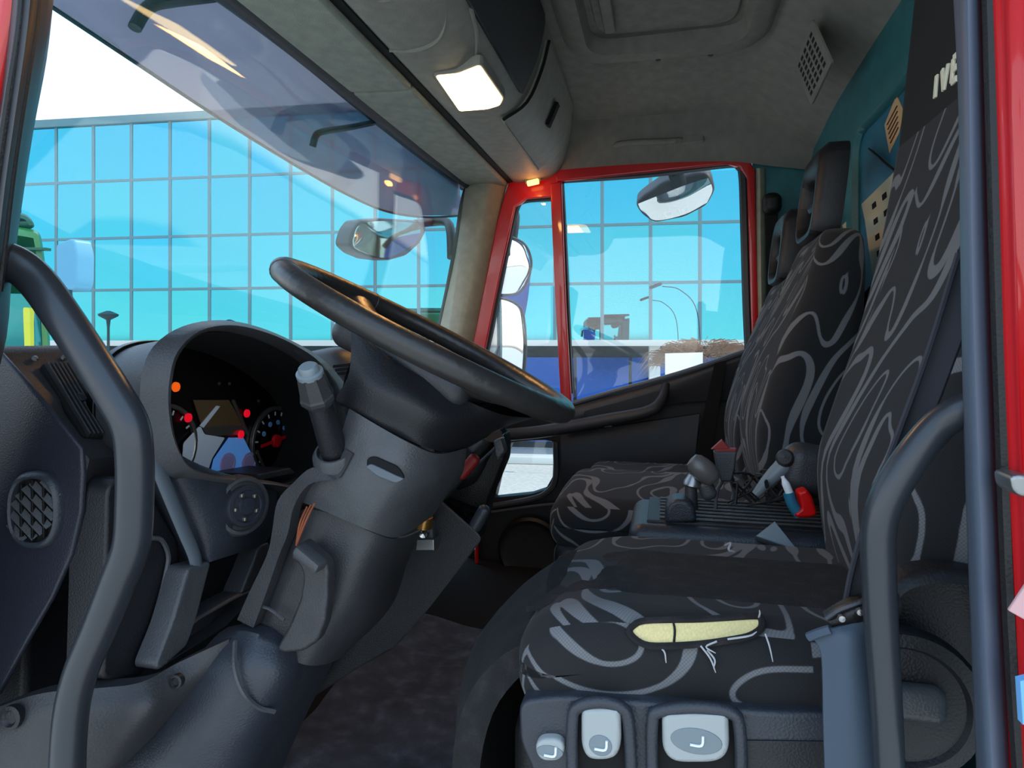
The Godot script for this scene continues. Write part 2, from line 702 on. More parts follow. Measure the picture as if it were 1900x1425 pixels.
func make_lamp_reflections() -> void:  # lamps added where the facade shows reflections of lamps
	mat("lamp_dark", Color(0.12, 0.2, 0.24), 0.5, 0.3)
	var at: Vector3 = V(-9.3895, 2.1, -9.2815)
	at.y = 0
	var l := thing("lamp_reflection", "small dark street lamp with a flat disc head standing in for its reflection in the glass building", "street lamp", at)
	var pole := Mb.new()
	lathe(pole, at, Vector3.UP, [Vector2(0.06, 0), Vector2(0.05, 0.1), Vector2(0.03, 0.15), Vector2(0.022, 2.4), Vector2(0.04, 2.58)], 12)
	obj("pole", pole, M.lamp_dark, l)
	var head := Mb.new()
	lathe(head, at, Vector3.UP, [Vector2(0.03, 2.53), Vector2(0.15, 2.6), Vector2(0.16, 2.63), Vector2(0.1, 2.66), Vector2(0.03, 2.69)], 20)
	obj("lamp_head", head, M.lamp_dark, l)
	var a2: Vector3 = V(0.527, 2.1, -10.4033)  # second lamp, also added in place of a mirror image
	a2.y = 0
	var q := thing("lamp_reflection", "tall thin street lamp with a curved arm standing in for its reflection seen through the passenger window", "street lamp", a2)
	var p2 := Mb.new()
	tube(p2, cr([a2, a2 + V(0, 1.6, 0), a2 + V(-0.05, 2.6, 0), a2 + V(-0.3, 2.95, 0), a2 + V(-0.58, 3.02, 0)], 6), 0.008, 8)
	obj("pole", p2, M.lamp_dark, q)
	var h2 := Mb.new()
	rbox(h2, a2 + V(-0.68, 3.03, 0), V(0.2, 0.05, 0.08), 0.02, Basis(Vector3.BACK, 0.35), 2)
	obj("lamp_head", h2, M.lamp_dark, q)


func make_green_truck() -> void:
	mat("green_paint", Color(0.03, 0.42, 0.1), 0.3)
	M.green_paint.clearcoat_enabled = true
	mat("green_dark", Color(0.02, 0.3, 0.22), 0.4)
	mat("cab_glass", Color(0.12, 0.5, 0.5), 0.08, 0.5)
	mat("yellow_stripe", Color(0.85, 0.85, 0.2), 0.5)
	mat("mirror_back", Color(0.35, 0.62, 0.75), 0.4)
	var p := thing("lorry", "bright green lorry cab with a yellow stripe parked beyond the windscreen", "truck", V(-5.0382, 0.54, -4.1481))
	# cab body: the right side edge follows the photo, the rest goes on out of the frame
	var out_ := [V(-6.303, 2.7067, -3.8477), V(-6.303, 3.0317, -3.8477), V(-5.0593, 3.062, -4.1431), V(-4.878, 3.0273, -4.1861), V(-4.8443, 2.8367, -4.1941), V(-4.819, 2.5117, -4.2001), V(-4.7979, 2.1, -4.2051), V(-4.7894, 0.02, -4.2072), V(-6.303, 0.02, -3.8477)]
	var m := Mb.new()
	slab(m, rnd(out_, 0.06), V(-1.5, 0, -0.9), 0.08)
	obj("cab_body", m, M.green_paint, p)
	var r := Mb.new()
	slab(r, rnd([V(-6.1082, 3.045, -3.9453), V(-5.8954, 3.1938, -3.9959), V(-5.0866, 3.185, -4.188), V(-5.01, 3.15, -4.2062), V(-4.9589, 3.0537, -4.2183)], 0.05), V(-1.2, 0, -0.7), 0.05)
	obj("roof_deflector", r, M.green_dark, p)
	var s1 := Mb.new()
	slab(s1, [V(-6.0035, 2.8912, -3.8777), V(-6.0035, 2.8697, -3.8777), V(-4.8237, 2.8568, -4.1579), V(-4.8237, 2.8783, -4.1579)], V(0, 0, -0.06), 0.004)
	obj("groove", s1, M.green_dark, p)
	var w := Mb.new()
	slab(w, rnd([V(-5.9919, 2.5292, -3.8702), V(-4.9062, 2.5077, -4.128), V(-4.8812, 2.1, -4.134), V(-4.8812, 2.0571, -4.134), V(-5.9919, 2.0571, -3.8702)], 0.04), V(0, 0, -0.08), 0.008)
	obj("windscreen", w, M.cab_glass, p)
	var y := Mb.new()
	slab(y, rnd([V(-4.9524, 2.3987, -4.0862), V(-4.8984, 2.3944, -4.099), V(-4.886, 1.844, -4.102), V(-4.9316, 1.844, -4.0912)], 0.02), V(0, 0, -0.05), 0.004)
	obj("stripe", y, M.yellow_stripe, p)
	var mi := Mb.new()
	slab(mi, rnd([V(-4.589, 2.8833, -4.0492), V(-4.4552, 2.9292, -4.081), V(-4.4228, 2.8083, -4.0887), V(-4.4269, 2.5792, -4.0877), V(-4.4552, 2.5083, -4.081), V(-4.585, 2.5583, -4.0502)], 0.04), V(0.05, 0, -0.1), 0.012)
	obj("door_mirror", mi, M.mirror_back, p)
	var arm := Mb.new()
	tube(arm, [V(-4.4796, 2.525, -4.0752), V(-4.508, 2.3735, -4.1198), V(-4.7726, 2.2717, -4.1598)], 0.014, 8)
	obj("mirror_arm", arm, M.lamp_dark, p)


func make_bush() -> void:
	mat("dry_straw", Color(0.6, 0.47, 0.36), 0.9)
	mat("dry_twig", Color(0.34, 0.24, 0.17), 0.9)
	var at: Vector3 = V(0.4257, 2.1, -7.2958)
	at.y = 0
	var b := thing("dry_bush", "dry brown arching bush in front of the ground floor windows", "bush", at)
	var rng := RandomNumberGenerator.new()
	rng.seed = 9
	var st := Mb.new()
	for i in 14:
		var a := at + V(rng.randf_range(-0.12, 0.12), 0, rng.randf_range(-0.12, 0.12))
		tube(st, cr([a, a.lerp(at, 0.3) + V(0, 1.0, 0), at + V(rng.randf_range(-0.35, 0.35), 1.9, rng.randf_range(-0.25, 0.25))], 3), 0.008, 5)
	obj("stem", st, M.dry_twig, b).set_meta("kind", "stuff")
	var f := Mb.new()
	for i in 1100:
		var t := rng.randf() * TAU
		var r := sqrt(rng.randf()) * 0.5
		var c := at + V(cos(t) * r, 1.95 + 0.17 * (1.0 - r * r * 4.0) + rng.randf_range(-0.1, 0.04), sin(t) * r * 0.7)
		var l := rng.randf_range(0.1, 0.24)
		var dx := V(cos(t) * l + rng.randf_range(-0.08, 0.08), rng.randf_range(0.0, 0.06), sin(t) * l)
		var e := c + dx + V(0, -l * 0.75, 0)
		var up := V(0, 0.0045, 0.002)
		f.quad(c - up, c + dx * 0.6 - up, c + dx * 0.6 + up, c + up)
		f.tri(c + dx * 0.6 - up, e, c + dx * 0.6 + up)
	var fo := obj("foliage", f, M.dry_straw, b)
	fo.set_meta("kind", "stuff")
	# a white board stands at the foot of the bush
	var s := thing("white_board", "low white board standing under the dry bush", "board", V(0.1712, 1.46, -6.6187))
	var m := Mb.new()
	slab(m, [V(-0.0052, 2.0147, -6.5768), V(0.358, 2.0253, -6.6631), V(0.358, 1.46, -6.6631), V(-0.0052, 1.46, -6.5768)], V(0, 0, -0.04), 0.006)
	obj("board", m, M.white_print, s)
	var lg := Mb.new()
	var l0: Vector3 = V(0.0521, 1.5115, -6.6109)
	box(lg, V(l0.x - 0.02, 0, l0.z - 0.03), V(l0.x + 0.02, l0.y, l0.z + 0.01))
	obj("leg", lg, M.white_print, s)
	var lh := Mb.new()
	var l1: Vector3 = V(0.3019, 1.5115, -6.6703)
	box(lh, V(l1.x - 0.02, 0, l1.z - 0.03), V(l1.x + 0.02, l1.y, l1.z + 0.01))
	obj("leg", lh, M.white_print, s)


# ---------------------------------------------------------------- the cab shell
func make_shell() -> void:
	# floor with a rubber mat and the engine hump
	var f := Mb.new()
	box(f, V(-1.05, 1.2, -2.4), V(0.55, 1.3, -0.42), 0.01)
	struct("floor", f, M.floor_steel, "dark steel floor of the cab", "floor")
	var mt := Mb.new()
	var rows := []
	for i in 25:
		var row := []
		for j in 25:
			var x := lerpf(-0.72, 0.05, i / 24.0)
			var z := lerpf(-1.72, -0.56, j / 24.0)
			var h := 1.318 + 0.006 * sin(x * 23.0 + z * 9.0) + 0.005 * sin(z * 31.0 - x * 7.0) + 0.02 * smoothstep(-0.55, -0.72, x)
			row.append(V(x, h, z))
		rows.append(row)
	grid(mt, rows)
	var low := []
	for r in rows:
		var l := []
		for p in r: l.append(p - V(0, 0.008, 0))
		low.append(l)
	grid(mt, low, false, true)
	tag(obj("floor_mat", mt, M.floor_mat), "worn grey rubber mat in the driver's footwell", "floor mat")
	# back wall with a pressed frame
	var w := structure("wall_back", "teal painted steel back wall of the cab behind the seats", "wall")
	var wm := Mb.new()
	box(wm, V(0.46, 1.25, -2.4), V(0.52, 2.9, -0.4), 0.005)
	obj("panel", wm, M.teal_paint, w)
	var frame := [V(0.46, 2.66, -1.78), V(0.46, 2.66, -0.62), V(0.46, 2.02, -0.62), V(0.46, 2.02, -1.78)]
	var inner := [V(0.46, 2.6, -1.71), V(0.46, 2.6, -0.69), V(0.46, 2.08, -0.69), V(0.46, 2.08, -1.71)]
	var fr := Mb.new()
	var shift := func(p: Array, d: Vector3) -> Array: return p.map(func(q: Vector3) -> Vector3: return q + d)
	ring(fr, rnd(shift.call(frame, V(-0.02, 0, 0)), 0.09), rnd(shift.call(inner, V(-0.02, 0, 0)), 0.06), V(0.025, 0, 0), 0.012)
	obj("pressed_frame", fr, M.teal_paint, w)
	var ip := Mb.new()
	slab(ip, rnd(shift.call(inner, V(-0.004, 0, 0)), 0.06), V(0.01, 0, 0), 0.002)
	obj("window_blank", ip, M.teal_panel, w, "bluish blanking panel inside the pressed frame")
	var scr := Mb.new()
	tube(scr, cr([V(0.45, 2.5466, -1.62), V(0.45, 2.5054, -1.5438), V(0.45, 2.4883, -1.5154), V(0.45, 2.4488, -1.4428)], 3), 0.0025, 6)
	obj("crack", scr, M.plastic_black, w, "thin dark crack across the blue panel")
	# ceiling: domed lining with a rear slope
	var c := structure("ceiling", "dark grey felt headliner of the cab roof", "ceiling")
	var cm := Mb.new()
	var prof := []
	for zz in [[-0.40, 2.80], [-0.48, 2.86], [-0.70, 2.92], [-1.1, 2.945], [-1.5, 2.945], [-1.95, 2.925], [-2.14, 2.895], [-2.22, 2.865]]:
		prof.append(zz)
	var crow := []
	for x in [-0.40, -0.30, -0.15, 0.0, 0.15, 0.24, 0.30, 0.38, 0.48]:
		var row := []
		var drop := 0.0 if x < 0.2 else pow((x - 0.2) / 0.28, 1.25) * 0.17
		for q in prof: row.append(V(x, q[1] - drop * (1.0 if q[0] > -2.2 else 0.9), q[0]))
		crow.append(row)
	skin(cm, crow, V(0, 0.06, 0), 3, 3)
	obj("headliner", cm, M.headliner, c)
	var side := Mb.new()
	skin(side, [[V(-0.42, 2.872, -2.21), V(-0.1, 2.872, -2.21), V(0.2, 2.868, -2.21), V(0.34, 2.82, -2.21), V(0.46, 2.74, -2.21)],
		[V(-0.42, 2.80, -2.255), V(-0.1, 2.80, -2.255), V(0.2, 2.79, -2.255), V(0.34, 2.76, -2.255), V(0.46, 2.71, -2.255)],
		[V(-0.46, 2.73, -2.31), V(-0.1, 2.735, -2.31), V(0.2, 2.725, -2.31), V(0.34, 2.70, -2.31), V(0.46, 2.68, -2.31)]], V(0, 0.03, -0.06), 4, 4)
	obj("side_rail", side, M.headliner, c)
	# roof hatch: raised rounded frame round a recessed lid
	var h := structure("trim_1", "moulded frame and lid of the roof hatch", "roof hatch")
	var ho := rnd([V(-0.27, 2.925, -1.87), V(0.27, 2.915, -1.87), V(0.27, 2.94, -0.95), V(-0.27, 2.94, -0.95)], 0.12, 6)
	var hm := rnd([V(-0.245, 2.895, -1.84), V(0.245, 2.89, -1.84), V(0.245, 2.90, -0.98), V(-0.245, 2.90, -0.98)], 0.11, 6)
	var hi := rnd([V(-0.205, 2.895, -1.79), V(0.205, 2.89, -1.79), V(0.205, 2.90, -1.02), V(-0.205, 2.90, -1.02)], 0.08, 6)
	var hj := rnd([V(-0.192, 2.955, -1.775), V(0.192, 2.95, -1.775), V(0.192, 2.96, -1.03), V(-0.192, 2.96, -1.03)], 0.07, 6)
	var hf := Mb.new()
	grid(hf, [ho, hm, hi, hj], true)
	obj("frame", hf, M.headliner, h, "", 70.0)
	var lid := Mb.new()
	slab(lid, rnd([V(-0.18, 2.932, -1.755), V(0.18, 2.927, -1.755), V(0.18, 2.932, -1.03), V(-0.18, 2.932, -1.03)], 0.07, 5), V(0, 0.02, 0), 0.008)
	obj("lid", lid, M.headliner, h)
	var hd := Mb.new()
	bar(hd, V(-0.14, 2.918, -1.7), V(-0.14, 2.918, -1.1), 0.03, 0.02, Vector3.UP, 0.008)
	obj("blind_rail", hd, M.headliner, h)
	for p in [V(-0.02, 2.897, -1.85), V(0.12, 2.895, -1.85)]:
		var sc := Mb.new()
		lathe(sc, p, Vector3.DOWN, [Vector2(0.007, 0), Vector2(0.006, 0.004), Vector2(0.001, 0.005)], 10)
		obj("screw", sc, M.plastic_black, h)
	# vent grille in the rear slope: dark squares painted in place of open holes
	var vg := thing("vent_grille", "square vent grille of small dark holes in the sloped rear corner of the headliner", "vent", V(0.32, 2.7339, -1.5511))
	var a: Vector3 = V(0.335, 2.8389, -1.6295)
	var b: Vector3 = V(0.362, 2.7434, -1.6005)
	var d: Vector3 = V(0.335, 2.8221, -1.7989)
	var e := b + d - a
	var n := (b - a).cross(d - a).normalized()
	if n.y > 0: n = -n
	var up := n * 0.004
	var pl := Mb.new()
	slab(pl, rnd([a.lerp(e, -0.12) + up, b.lerp(d, -0.12) + up, e.lerp(a, -0.12) + up, d.lerp(b, -0.12) + up], 0.008), -n * 0.006, 0.002)
	obj("plate", pl, M.headliner, vg)
	for i in 7:
		for j in 5:
			var s := (i + 0.5) / 7.0
			var t := (j + 0.5) / 5.0
			var p := a.lerp(d, t).lerp(b.lerp(e, t), s) + n * 0.0045
			var u := (b - a) / 7.0 * 0.3
			var v := (d - a) / 5.0 * 0.3
			var q := Mb.new()
			slab(q, [p - u - v, p + u - v, p + u + v, p - u + v], -n * 0.003, 0.0004)
			obj("vent_hole_shade", q, M.void, vg)
	# coat hook and folded grab handle on the side rail
	var hk := thing("coat_hook", "small grey coat hook in the far rear corner of the roof lining", "hook", V(0.4018, 2.8252, -2.2))
	var hkm := Mb.new()
	tube(hkm, cr([V(0.3906, 2.8517, -2.2), V(0.3884, 2.8109, -2.17), V(0.3991, 2.7899, -2.16), V(0.4063, 2.8077, -2.165)], 4), 0.006, 8)
	obj("hook", hkm, M.headliner, hk)
	var gh := thing("ceiling_grab_handle", "flat grey grab handle above the passenger door", "grab handle", V(-0.0269, 2.7903, -2.27))
	var gm := Mb.new()
	tube(gm, cr([V(-0.1755, 2.7911, -2.3), V(-0.1614, 2.7932, -2.26), V(-0.0986, 2.7931, -2.25), V(0.0089, 2.7889, -2.25), V(0.0479, 2.7928, -2.26), V(0.0559, 2.7934, -2.3)], 4), 0.013, 10, false, 0.7)
	obj("grip", gm, M.headliner, gh)
	var gb := Mb.new()
	slab(gb, rnd([V(0.0547, 2.8074, -2.25), V(0.1226, 2.8077, -2.25), V(0.1278, 2.7803, -2.25), V(0.0582, 2.7781, -2.25)], 0.006), V(0, 0, -0.04), 0.004)
	obj("bracket", gb, M.headliner, gh)
	# front of the cab below the windscreen, and what closes the box
	var fw := Mb.new()
	box(fw, V(-1.08, 0.9, -2.4), V(-1.0, 2.04, -0.45), 0.005)
	struct("wall_front", fw, M.plastic_black, "dark firewall under the windscreen", "wall")
	var roof := Mb.new()
	box(roof, V(-0.8, 2.98, -2.42), V(0.52, 3.04, -0.36), 0.02)
	struct("roof", roof, M.red_paint, "red steel roof skin over the cab", "roof")
	# windscreen
	var g := structure("window_1", "large curved windscreen", "windscreen")
	var gl := Mb.new()
	skin(gl, [[V(-0.70, 2.74, -0.3), V(-0.77, 2.75, -1.0), V(-0.80, 2.75, -1.6), V(-0.74, 2.71, -2.33)],
		[V(-0.76, 2.4, -0.3), V(-0.86, 2.4, -1.0), V(-0.86, 2.4, -1.6), V(-0.74, 2.4, -2.36)],
		[V(-0.82, 2.02, -0.3), V(-0.95, 2.02, -1.0), V(-0.95, 2.02, -1.6), V(-0.78, 2.02, -2.38)]], V(-0.004, 0, 0), 4, 4)
	obj("glass", gl, M.windscreen_glass, g)
	# far windscreen pillar, cream lined
	var ap := structure("trim_2", "cream lined windscreen pillar on the passenger side", "pillar")
	var am := Mb.new()
	skin(am, [[V(-0.7212, 2.7342, -2.32), V(-0.6716, 2.7171, -2.28), V(-0.6156, 2.7073, -2.27), V(-0.5633, 2.7128, -2.32)], [V(-0.7339, 2.6824, -2.32), V(-0.684, 2.6624, -2.28), V(-0.6299, 2.6493, -2.27), V(-0.5838, 2.6542, -2.32)],
		[V(-0.7679, 2.4449, -2.32), V(-0.7213, 2.4339, -2.28), V(-0.6646, 2.4228, -2.27), V(-0.6292, 2.4244, -2.32)],
		[V(-0.8343, 2.1612, -2.32), V(-0.7777, 2.14, -2.28), V(-0.7305, 2.1238, -2.27), V(-0.6918, 2.1081, -2.32)],
		[V(-0.9103, 1.8532, -2.32), V(-0.8518, 1.8384, -2.28), V(-0.7953, 1.8249, -2.27), V(-0.7594, 1.8162, -2.32)]], V(0, 0, -0.05), 4, 4)
	obj("lining", am, M.pillar_cream, ap)
	var se := Mb.new()
	tube(se, cr([V(-0.7159, 2.7284, -2.33), V(-0.7456, 2.6285, -2.33), V(-0.7712, 2.4668, -2.33), V(-0.8314, 2.182, -2.33), V(-0.9142, 1.8522, -2.33)], 4), 0.012, 8)
	obj("seal", se, M.rubber, ap)
	# teal side wall behind the passenger door
	var sw := structure("wall_right", "teal painted side wall behind the passenger door", "wall")
	var sm := Mb.new()
	slab(sm, [V(0.2873, 2.7785, -2.33), V(0.464, 2.8199, -2.33), V(0.5, 2.78, -2.33), V(0.5, 1.2, -2.33), V(0.3011, 1.2577, -2.33)], V(0, 0, -0.06), 0.004)
	obj("panel", sm, M.teal_paint, sw)
	var st := Mb.new()
	skin(st, [[V(0.2964, 2.6983, -2.32), V(0.3074, 2.6922, -2.3), V(0.3272, 2.6963, -2.32)], [V(0.2981, 2.3553, -2.32), V(0.3108, 2.3527, -2.3), V(0.3306, 2.3544, -2.32)], [V(0.3032, 1.9906, -2.32), V(0.3159, 1.9918, -2.3), V(0.3341, 1.991, -2.32)]], V(0, 0, -0.02), 3, 3)
	obj("edge_strip", st, M.pillar_cream, sw, "pale edge strip beside the red door frame")


# ---------------------------------------------------------------- passenger door
func make_far_door() -> void:
	var d := structure("door_1", "red framed passenger door with a sloping window line and dark lining", "door")
	var zin := V(0, 0, -0.05)
	# red frame: outer bars
	var bars := [
		["window_frame", [V(-0.3964, 2.7588, -2.31), V(-0.0642, 2.7542, -2.31), V(0.2086, 2.7579, -2.31), V(0.271, 2.7354, -2.31), V(0.2934, 2.6885, -2.31), V(0.2968, 2.4995, -2.31), V(0.3036, 2.2452, -2.31), V(0.3105, 2.0093, -2.31), V(0.2848, 2.0091, -2.31), V(0.2779, 2.2456, -2.31), V(0.271, 2.5006, -2.31), V(0.2659, 2.6611, -2.31), V(0.2434, 2.7026, -2.31), V(0.2051, 2.7142, -2.31), V(-0.0642, 2.7014, -2.31), V(-0.3845, 2.6899, -2.31)]],
		["front_frame", [V(-0.7272, 1.9993, -2.312), V(-0.6894, 2.1602, -2.312), V(-0.6457, 2.3798, -2.312), V(-0.6064, 2.558, -2.312), V(-0.5818, 2.6443, -2.312), V(-0.5572, 2.7144, -2.312), V(-0.4683, 2.7405, -2.312), V(-0.377, 2.7562, -2.312), V(-0.377, 2.6374, -2.312), V(-0.4924, 2.6337, -2.312), V(-0.5369, 2.6063, -2.312), V(-0.5613, 2.4965, -2.312), V(-0.5982, 2.3388, -2.312), V(-0.6353, 2.1599, -2.312), V(-0.6685, 1.9998, -2.312)]],
		["divider_bar", [V(-0.4073, 2.6842, -2.305), V(-0.3641, 2.6894, -2.305), V(-0.3485, 2.2549, -2.305), V(-0.329, 1.8971, -2.305), V(-0.368, 1.8963, -2.305), V(-0.3876, 2.2555, -2.305)]],
	]
	for b in bars:
		var m := Mb.new()
		slab(m, b[1], V(0, 0, -0.03), 0.006)
		obj(b[0], m, M.red_paint, d)
	# dark rubber lips beside the red bars
	var lips := [
		[[V(-0.372, 2.7059, -2.33), V(-0.0648, 2.7085, -2.33), V(0.2069, 2.7251, -2.33), V(0.249, 2.7113, -2.33), V(0.2612, 2.67, -2.33), V(0.2664, 2.5043, -2.33), V(0.2734, 2.2469, -2.33), V(0.2803, 2.0853, -2.33)], 0.019],
		[[V(-0.3728, 2.6895, -2.335), V(-0.3609, 2.4533, -2.335), V(-0.349, 2.1784, -2.335), V(-0.3372, 1.9238, -2.335)], 0.014],
		[[V(-0.4046, 2.6401, -2.335), V(-0.5034, 2.6373, -2.335), V(-0.5381, 2.6112, -2.335), V(-0.5669, 2.5005, -2.335), V(-0.6041, 2.321, -2.335), V(-0.6416, 2.1403, -2.335), V(-0.6794, 1.9786, -2.335)], 0.015],
	]
	for l in lips:
		var m := Mb.new()
		tube(m, cr(l[0], 5), l[1], 8)
		obj("window_seal", m, M.rubber, d)
	# panes
	var g := Mb.new()
	slab(g, [V(-0.3664, 2.6955, -2.345), V(0.2471, 2.7043, -2.345), V(0.2786, 2.0815, -2.345), V(-0.3426, 1.9033, -2.345)], V(0, 0, -0.004), 0.0005)
	obj("window_pane", g, M.clear_glass, d)
	var q := Mb.new()
	slab(q, [V(-0.5569, 2.6303, -2.345), V(-0.4064, 2.6424, -2.345), V(-0.3704, 1.9422, -2.345), V(-0.6823, 1.978, -2.345)], V(0, 0, -0.004), 0.0005)
	obj("quarter_pane", q, M.clear_glass, d)
	# lining with the low kerb window cut out
	var o := [V(-0.3404, 1.885, -2.33), V(0.0092, 1.9868, -2.33), V(0.2838, 2.0817, -2.33), V(0.3045, 1.8803, -2.33), V(0.3114, 1.5878, -2.33), V(0.3028, 1.1846, -2.33), V(-0.2546, 1.1115, -2.33), V(-0.699, 1.1084, -2.33), V(-0.7626, 1.5299, -2.33), V(-0.7201, 1.9378, -2.33)]
	var i := [V(-0.4821, 1.7472, -2.33), V(-0.4317, 1.7509, -2.33), V(-0.4038, 1.746, -2.33), V(-0.3978, 1.7069, -2.33), V(-0.4018, 1.6182, -2.33), V(-0.4277, 1.5716, -2.33), V(-0.4821, 1.551, -2.33), V(-0.6194, 1.5296, -2.33), V(-0.5946, 1.6392, -2.33), V(-0.5575, 1.7366, -2.33)]
	var lin := Mb.new()
	ring(lin, o, i, zin, 0.004)
	obj("lining", lin, M.plastic_black, d)
	var kp := Mb.new()
	slab(kp, [V(-0.5733, 1.7444, -2.37), V(-0.3986, 1.7563, -2.37), V(-0.3986, 1.5305, -2.37), V(-0.647, 1.5066, -2.37)], V(0, 0, -0.004), 0.0005)
	obj("kerb_window_pane", kp, M.clear_glass, d)
	var kf := Mb.new()
	tube(kf, cr([V(-0.6437, 1.4985, -2.32), V(-0.48, 1.5356, -2.32), V(-0.4179, 1.5665, -2.32), V(-0.3882, 1.6189, -2.32), V(-0.3882, 1.748, -2.32)], 5), 0.011, 8)
	obj("kerb_window_seal", kf, M.plastic_grey, d)
	# upper pad under the window: rolls in from the sill, then down to the armrest ledge
	var pad := Mb.new()
	skin(pad, [[V(-0.3386, 1.8876, -2.345), V(-0.1789, 1.9413, -2.345), V(0.046, 2.0054, -2.345), V(0.2856, 2.0889, -2.345)],
		[V(-0.3163, 1.887, -2.27), V(-0.1732, 1.9295, -2.27), V(0.0446, 1.9938, -2.27), V(0.2663, 2.0714, -2.27)],
		[V(-0.3211, 1.8454, -2.25), V(-0.1717, 1.8883, -2.25), V(0.0267, 1.9502, -2.26), V(0.2596, 2.0355, -2.27)],
		[V(-0.3432, 1.795, -2.27), V(-0.1732, 1.8302, -2.27), V(0.018, 1.897, -2.28), V(0.2475, 1.9183, -2.3)]], V(0, 0, -0.04), 5, 5)
	obj("upper_pad", pad, M.plastic_mid, d)
	var arm := Mb.new()
	tube(arm, cr([V(-0.5716, 1.7764, -2.24), V(-0.4114, 1.7993, -2.22), V(-0.2221, 1.8406, -2.2), V(-0.0611, 1.8774, -2.2), V(-0.0158, 1.9125, -2.22), V(0.0018, 1.9681, -2.26)], 6), [0.022, 0.022, 0.022, 0.022, 0.022, 0.022, 0.022, 0.022, 0.022, 0.022, 0.022, 0.022, 0.022, 0.022, 0.022, 0.021, 0.021, 0.02, 0.02, 0.02, 0.02, 0.02, 0.019, 0.019, 0.018, 0.017, 0.016, 0.015, 0.014, 0.013, 0.012], 12)
	obj("armrest", arm, M.plastic_mid, d)
	var pk := Mb.new()
	slab(pk, rnd([V(-0.2827, 1.8675, -2.245), V(-0.0984, 1.9198, -2.245), V(-0.016, 1.9468, -2.245), V(-0.0338, 1.9027, -2.245), V(-0.0984, 1.8793, -2.245), V(-0.264, 1.8418, -2.245)], 0.02), V(0, 0, -0.004), 0.001)
	obj("handle_recess", pk, M.plastic_black, d)
	var bs := Mb.new()
	tube(bs, cr([V(-0.3163, 1.8947, -2.27), V(-0.1728, 1.9392, -2.265), V(0.0445, 2.0031, -2.265), V(0.2663, 2.0821, -2.27)], 4), 0.009, 8)
	obj("sill_highlight", bs, M.trim_light, d)  # highlight along the glossy pad, painted as a paler strip
	var lp := Mb.new()
	skin(lp, [[V(-0.3672, 1.7787, -2.3), V(-0.1567, 1.8158, -2.3), V(0.113, 1.8641, -2.3)], [V(-0.3601, 1.6781, -2.28), V(-0.1554, 1.6867, -2.28), V(0.0979, 1.7158, -2.28)], [V(-0.3555, 1.5104, -2.3), V(-0.156, 1.5151, -2.29), V(0.0917, 1.5089, -2.3)]], V(0, 0, -0.03), 4, 4)
	obj("lower_pad", lp, M.plastic_dark, d)
	var gap := Mb.new()
	slab(gap, [V(0.1585, 2.0392, -2.245), V(0.196, 2.0501, -2.245), V(0.1447, 1.7057, -2.245), V(0.0895, 1.7033, -2.245)], V(0, 0, -0.006), 0.001)
	obj("joint_strip", gap, M.void, d)
	var rl := Mb.new()
	tube(rl, cr([V(-0.6211, 1.4874, -2.29), V(-0.4441, 1.5212, -2.29), V(-0.3268, 1.5395, -2.29)], 4), 0.005, 6)
	obj("edge_piping", rl, M.plastic_grey, d)
	var rl2 := Mb.new()
	tube(rl2, cr([V(-0.6757, 1.3679, -2.28), V(-0.6716, 1.2495, -2.28), V(-0.6429, 1.1927, -2.28), V(-0.5415, 1.1587, -2.28), V(-0.4225, 1.1543, -2.28)], 4), 0.007, 6)
	obj("edge_piping", rl2, M.red_paint, d)
	var spk := Mb.new()
	lathe(spk, V(-0.4738, 1.3598, -2.29), Vector3.BACK, [Vector2(0.12, 0), Vector2(0.12, 0.012), Vector2(0.11, 0.02), Vector2(0.09, 0.01), Vector2(0.001, 0.014)], 28)
	obj("speaker_cover", spk, M.plastic_black, d)
	var ov := Mb.new()
	rbox(ov, V(-0.1891, 1.8276, -2.195), V(0.03, 0.012, 0.01), 0.004)
	obj("latch_button", ov, M.plastic_grey, d)


